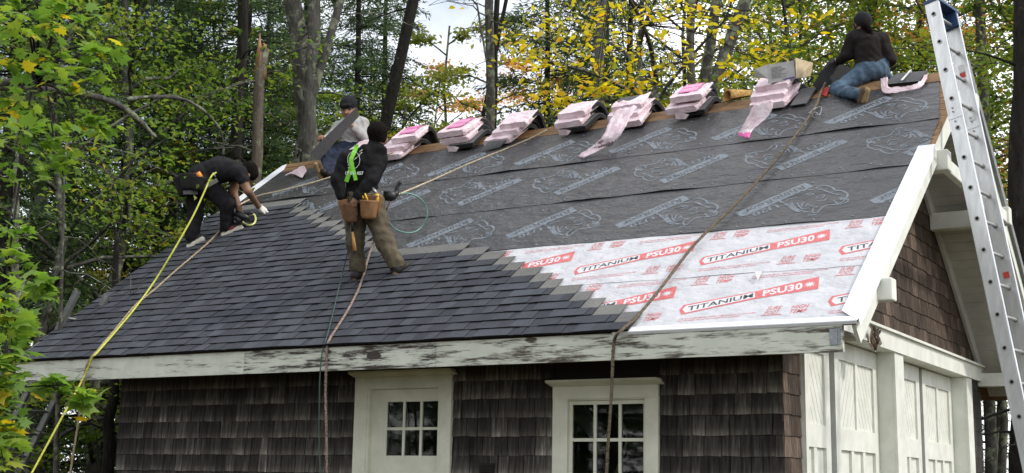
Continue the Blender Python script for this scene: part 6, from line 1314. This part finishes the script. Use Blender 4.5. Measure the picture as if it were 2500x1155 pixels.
con_v = [conifer(1, 15, 2.6, .10), conifer(2, 17, 2.3, .22), conifer(3, 13, 2.9, .05), conifer(4, 18, 2.6, .30)]
zones = ['at the far left', 'left of the roof', 'above the bending person', 'behind the seated person', 'behind the ridge', 'above the yellow leaves', 'towards the right', 'at the right']
ORD = ['first', 'second', 'third', 'fourth', 'fifth', 'sixth', 'seventh', 'eighth', 'ninth', 'tenth', 'eleventh', 'twelfth', 'thirteenth', 'fourteenth', 'fifteenth', 'sixteenth', 'seventeenth', 'eighteenth', 'nineteenth', 'twentieth', '21st', '22nd', '23rd', '24th', '25th', '26th', '27th', '28th', '29th', '30th', '31st', '32nd', '33rd', '34th']
for i, (x_, y_, d_) in enumerate(CONIFERS):
    plant('conifer_tree', con_v[i % 4], (x_, y_, -.05), rt.uniform(0, 6.28), rt.uniform(.85, 1.15) * (.62 if d_ > 35 and i < 20 else 1), 'dark evergreen, %s from the left among the evergreens behind the garage' % ORD[i], 'conifer', 'evergreens in the woods')
# woods behind the photographer: only seen mirrored in the panes
for i, (x_, y_) in enumerate(((-8, -17), (-10.5, -15.5), (-12.5, -18), (-14.5, -15), (-16.5, -17.5), (-18.5, -15.5), (-20.5, -19), (-11, -21), (-15, -22), (-19, -23), (-23, -20), (-7, -22), (-17.5, -13.5), (-21.5, -14.5))):
    plant('conifer_tree', con_v[(i + 1) % 4], (x_, y_, -.05), rt.uniform(0, 6.28), 1.0, 'evergreen of the woods mirrored in the window panes', 'conifer', 'mirrored evergreens')
vars_ = {'YG': [decid(31, 9, .12, 2.7, 6800, .088, 'YG', .44), decid(32, 11, .15, 2.9, 7200, .088, 'YG', .24), decid(38, 7.5, .08, 2.4, 6500, .085, 'YG', .72)], 'PALE': [decid(33, 11, .30, 2.0, 2600, .12, 'PALE', .5, (.6, .2), .07, .6), decid(39, 12, .3, 2.1, 2400, .12, 'PALE', .6, (-.5, .3), .08, .6)], 'YEL': [decid(34, 11, .35, 2.8, 3000, .105, 'YEL', .35, (-.4, -.6)), decid(40, 11, .4, 2.8, 3000, .105, 'YEL', .12)], 'ORG': [decid(35, 15, .35, 3.4, 5000, .13, 'ORG', .4)], 'MIX': [decid(36, 12, .3, 3.3, 10500, .10, 'MIX', .42), decid(37, 13, .3, 3.4, 10500, .10, 'MIX', .55), decid(41, 11, .25, 3.0, 10500, .10, 'MIX', .32)]}
names = {'YG': 'yellow green leafy tree', 'PALE': 'thin pale leaved tree', 'YEL': 'yellow leaved maple', 'ORG': 'orange autumn tree', 'MIX': 'green and orange autumn maple'}
where = ['behind the bending person', 'at the left behind the ladder', 'right of the seated person', 'between the trunks above the seated person', 'in the sky gap above the ridge', 'beside the forked trunk in the sky gap', 'behind the middle of the ridge', 'behind the tan fibre roll', 'far off under the patch of blue sky', 'far behind the yellow maple', 'left of the kneeling person', 'right above the kneeling person', 'behind the ladder top', 'deep behind the kneeling person', 'close behind the held black sheet', 'between the kneeling person and the ladder', 'at the right edge beyond the ladder', 'behind the box on the ridge', 'deep behind the seated person', 'deep behind the ladder', 'beyond the right gable', 'outside the right edge, reaching in', 'close behind the bending person', 'low behind the near maple leaves', 'low behind the left ladder', 'close right of the seated person', 'just left of the tall lichened trunks', 'outside the left edge, reaching in', 'further out beyond the left edge', 'low behind the first pink pile', 'deep right of the seated person', 'deep left of the snag', 'deep at the left behind the limb']
cnt = {}
for i, (k, x_, y_, d_) in enumerate(DECID):
    j = cnt.get(k, 0); cnt[k] = j + 1; plant('deciduous_tree', vars_[k][j % len(vars_[k])], (x_, y_, -.05), rt.uniform(0, 6.28), rt.uniform(.9, 1.12), names[k] + ' ' + where[i], 'tree')
# bare trunks one can tell apart
tl = ['tallest lichen covered trunk left of the seated person', 'second lichen covered trunk of the pair above the seated person', 'slanting branch trunk forking right above the seated person', 'dark straight trunk above the bending person', 'broken snag with a splintered raw top', 'leaning dark trunk left of the blue sky', 'grey green trunk in the bright gap above the ridge', 'thin dark trunk just right of the grey green one', 'thin crooked trunk in the bright gap', 'pale trunk behind the yellow leaves', 'slim trunk above the tan roll', 'right leaning trunk above the cardboard box', 'trunk between the two leaning ones above the box', 'thick dark trunk at the right edge beyond the ladder', 'lichened trunk seen through the ladder', 'dark trunk above the kneeling person', 'dark trunk left of the ladder top', 'lichened trunk at the left edge', 'tall grey trunk behind the near maple leaves', 'thin sapling stem among the near maple leaves', 'dark trunk left of the bending person', 'dark trunk behind the left ladder', 'pale thin trunk behind the left eave', 'thick dark trunk below the left eave', 'dark trunk left of the garage corner']
for i, (a, b_, r_, k) in enumerate(TRUNKS):
    a, b_ = Vector(a), Vector(b_); d = (b_ - a); base = b_ + d * ((b_.z) / max(.01, (a.z - b_.z))); 
    if (base - b_).length > 14: base = Vector((b_.x, b_.y, 0))
    base.z = -.1; low = i in (17, 19, 21, 22, 23, 24); top = a if k == 'snag' or low else a - d.normalized() * 3.0
    root = empty('tree_trunk', base, tl[i], 'tree', 'bare trunks in the woods'); mb = MB(); rnd = random.Random(i); n = 16
    pts = [base.lerp(top, j / n) + Vector((rnd.uniform(-.03, .03), rnd.uniform(-.03, .03), 0)) * (r_ / .1) for j in range(n + 1)]; limb_tube(mb, pts, r_ * 1.15, r_ * (.3 if low else .8), 10); mb.build('trunk', BK[k], root)
    nb = 16 if k in ('dark', 'snag') else 10
    for j in range(nb):
        br = MB(); t = rnd.uniform(.2, .98); s0 = base.lerp(top, t); az = rnd.uniform(0, 6.28); ln = rnd.uniform(.5, 1.7) * (1 if k != 'snag' else .8); dz = rnd.uniform(-.35, .45); q = [s0]
        for m_ in range(1, 6): q.append(s0 + Vector((math.cos(az) * ln * m_ / 5, math.sin(az) * ln * m_ / 5, ln * (dz * m_ / 5 - .25 * (m_ / 5) ** 2))) + Vector([rnd.uniform(-.05, .05) for _ in range(3)]))
        limb_tube(br, q, r_ * .13 + .004, .004, 5)
        for _ in range(5):
            m_ = rnd.randint(1, 5); e = q[m_] + Vector((rnd.uniform(-.35, .35), rnd.uniform(-.35, .35), rnd.uniform(-.3, .25))); limb_tube(br, [q[m_], q[m_].lerp(e, .5) + Vector((0, 0, .03)), e], .006, .002, 4)
        br.build('branch', BK['lichen' if k != 'dark' else 'dark'], root)
    if k == 'snag':
        mb = MB(); u_ = (top - base).normalized(); sx = u_.cross(Vector((0, 1, 0))).normalized(); sy = u_.cross(sx)
        for j in range(9): 
            a_ = 2 * math.pi * j / 9; c_ = top - u_ * .1 + (sx * math.cos(a_) + sy * math.sin(a_)) * r_ * .55; hh = rnd.uniform(.08, .26) * (1.3 if math.cos(a_) > 0 else .7); mb.tube([c_ - u_ * .35, c_ + u_ * hh * .5, c_ + u_ * hh], [r_ * .42, r_ * .26, .004], 5)
        mb.build('splintered_top', MAT['raw_wood'], root)
# ---- near maple on the left with real lobed leaves, limb and sprays
LOBE = np.array([(0,-.5), (.10,-.30), (.34,-.40), (.30,-.22), (.52,-.06), (.36,.02), (.46,.28), (.24,.20), (.13,.30), (0,.62), (-.13,.30), (-.24,.20), (-.46,.28), (-.36,.02), (-.52,-.06), (-.30,-.22), (-.34,-.40), (-.10,-.30)])
ELL = np.array([(0,-.5), (.14,-.36), (.25,-.1), (.24,.12), (.12,.36), (0,.62), (-.12,.36), (-.24,.12), (-.25,-.1), (-.14,-.36)])
def shaped_leaves(C_, N_, T_, S_, tint, shape):
    n = len(C_); m_ = len(shape); N_ = N_ / np.linalg.norm(N_, axis=1)[:, None]; T_ = T_ - N_ * (T_ * N_).sum(1)[:, None]; T_ /= np.linalg.norm(T_, axis=1)[:, None]; B_ = np.cross(N_, T_)
    sx, sy = shape[:, 0], shape[:, 1]; zz = -.22 * np.abs(sx) ** 1.3 - .18 * sy ** 2
    v = C_[:, None] + S_[:, None, None] * (B_[:, None] * sx[None, :, None] + T_[:, None] * sy[None, :, None] + N_[:, None] * zz[None, :, None]); cen = (C_ )[:, None]
    V_ = np.concatenate([cen, v], 1).reshape(-1, 3); o_ = np.arange(n)[:, None] * (m_ + 1); F_ = np.concatenate([np.concatenate([o_, o_ + 1 + j, o_ + 1 + (j + 1) % m_], 1) for j in range(m_)])
    col = np.zeros((n * (m_ + 1), 3), np.float32); col[:, 0] = np.repeat(tint, m_ + 1); return V_, F_, col
def near_tree(name, sprays, stem, shape, leaf, kind, tint0, label, seed, per, limbs=(), bk='lichen', yel=.06):
    big = bool(limbs) or kind == 'YEL'; rng = np.random.default_rng(seed); rnd = random.Random(seed); root = empty(name, (stem[0][0], stem[0][1], -.05), label, 'tree'); mb = MB(); limb_tube(mb, smooth_path(stem, 4), .07 if limbs or kind == 'YEL' else .02, .02 if limbs or kind == 'YEL' else .006, 8)
    for lp, r0, r1 in limbs:
        P_ = smooth_path(lp, 6); mb.tube(P_, [r0 + (r1 - r0) * i / (len(P_) - 1) + rnd.uniform(-.004, .006) for i in range(len(P_))], 8)
    mb.build('trunk', BK[bk], root); tw = MB(); Cs, Ts, Tn = [], [], []; allst = [Vector(p) for p in stem] + [Vector(p) for lp, _, _ in limbs for p in lp]
    for (x_, y_, z_, s_) in sprays:
        c = Vector((x_, y_, z_)); near = min(allst, key=lambda p: (p - c).length); d = c - near; d.z *= .3; d = d.normalized() if d.length > 1e-3 else Vector((1, 0, 0)); limb_tube(tw, smooth_path([near, near.lerp(c, .5) + Vector((0, 0, .15 if big else .03)), c, c + d * s_ * .8 - Vector((0, 0, .05))], 4), .011 if big else .0045, .003 if big else .0018, 5)
        t0 = tint0 + rnd.uniform(-.12, .12)
        for j in range(per):
            a = rnd.uniform(0, 6.28); rr_ = s_ * math.sqrt(rnd.random()) * 1.15; lv = round(rnd.gauss(0, .5) * 2) / 2 * s_ * .6; p = c + Vector((math.cos(a) * rr_, math.sin(a) * rr_, lv + rnd.uniform(-.04, .04))); Cs.append(tuple(p)); out_ = (p - c); out_.z = -.15 * rr_; Ts.append(tuple(out_.normalized() + Vector([rnd.uniform(-.5, .5) for _ in range(3)]))); Tn.append(min(1, max(0, t0 + rnd.gauss(0, .13))) if rnd.random() > yel else rnd.uniform(.9, 1))
            if rnd.random() < .35: limb_tube(tw, [c + (p - c) * .3, p], .003, .0018, 3)
    Cs, Ts, Tn = np.array(Cs), np.array(Ts), np.array(Tn); N_ = np.array([0, 0, 1.0]) + rng.normal(size=Cs.shape) * .42; S_ = leaf * rng.uniform(.65, 1.2, len(Cs)); v, F_, col = shaped_leaves(Cs, N_, Ts, S_, Tn, shape)
    tw.build('twig_sprays', BK['dark'], root); link('crown', quads('crown', v, F_, col), root, LM[kind])
LS = [Vector(p) for p in LIMB]
near_tree('maple_tree', SPRAYS, [(LS[0].x - .3, LS[0].y, -.05), (LS[0].x - .2, LS[0].y - .1, 2.2), tuple(LS[0]), (LS[0].x + .05, LS[0].y, LS[0].z + 2.5)], LOBE, .105, 'NEAR', .50, 'green maple with large lobed leaves and a lichened limb reaching in from the left', 5, 24, ((LIMB, .036, .016), (LIMB2, .036, .02), (LIMB3, .016, .006)))
near_tree('maple_tree', YSPRAYS, [(YSTEM[0][0], YSTEM[0][1], -.05), tuple(YSTEM[0]), tuple(YSTEM[1]), tuple(YSTEM[2]), tuple(YSTEM[3])], ELL, .13, 'YEL', .50, 'bright yellow leaved tree hanging over the middle of the ridge', 9, 28, (), 'lichen', .08)

near_tree('maple_sapling', LOWSPRAYS, [(SAPLING[0][0], SAPLING[0][1], -.05)] + [tuple(p) for p in SAPLING[1:]], LOBE, .105, 'NEAR', .46, 'slender maple sapling with lobed leaves in front of the left eave', 6, 24, ())
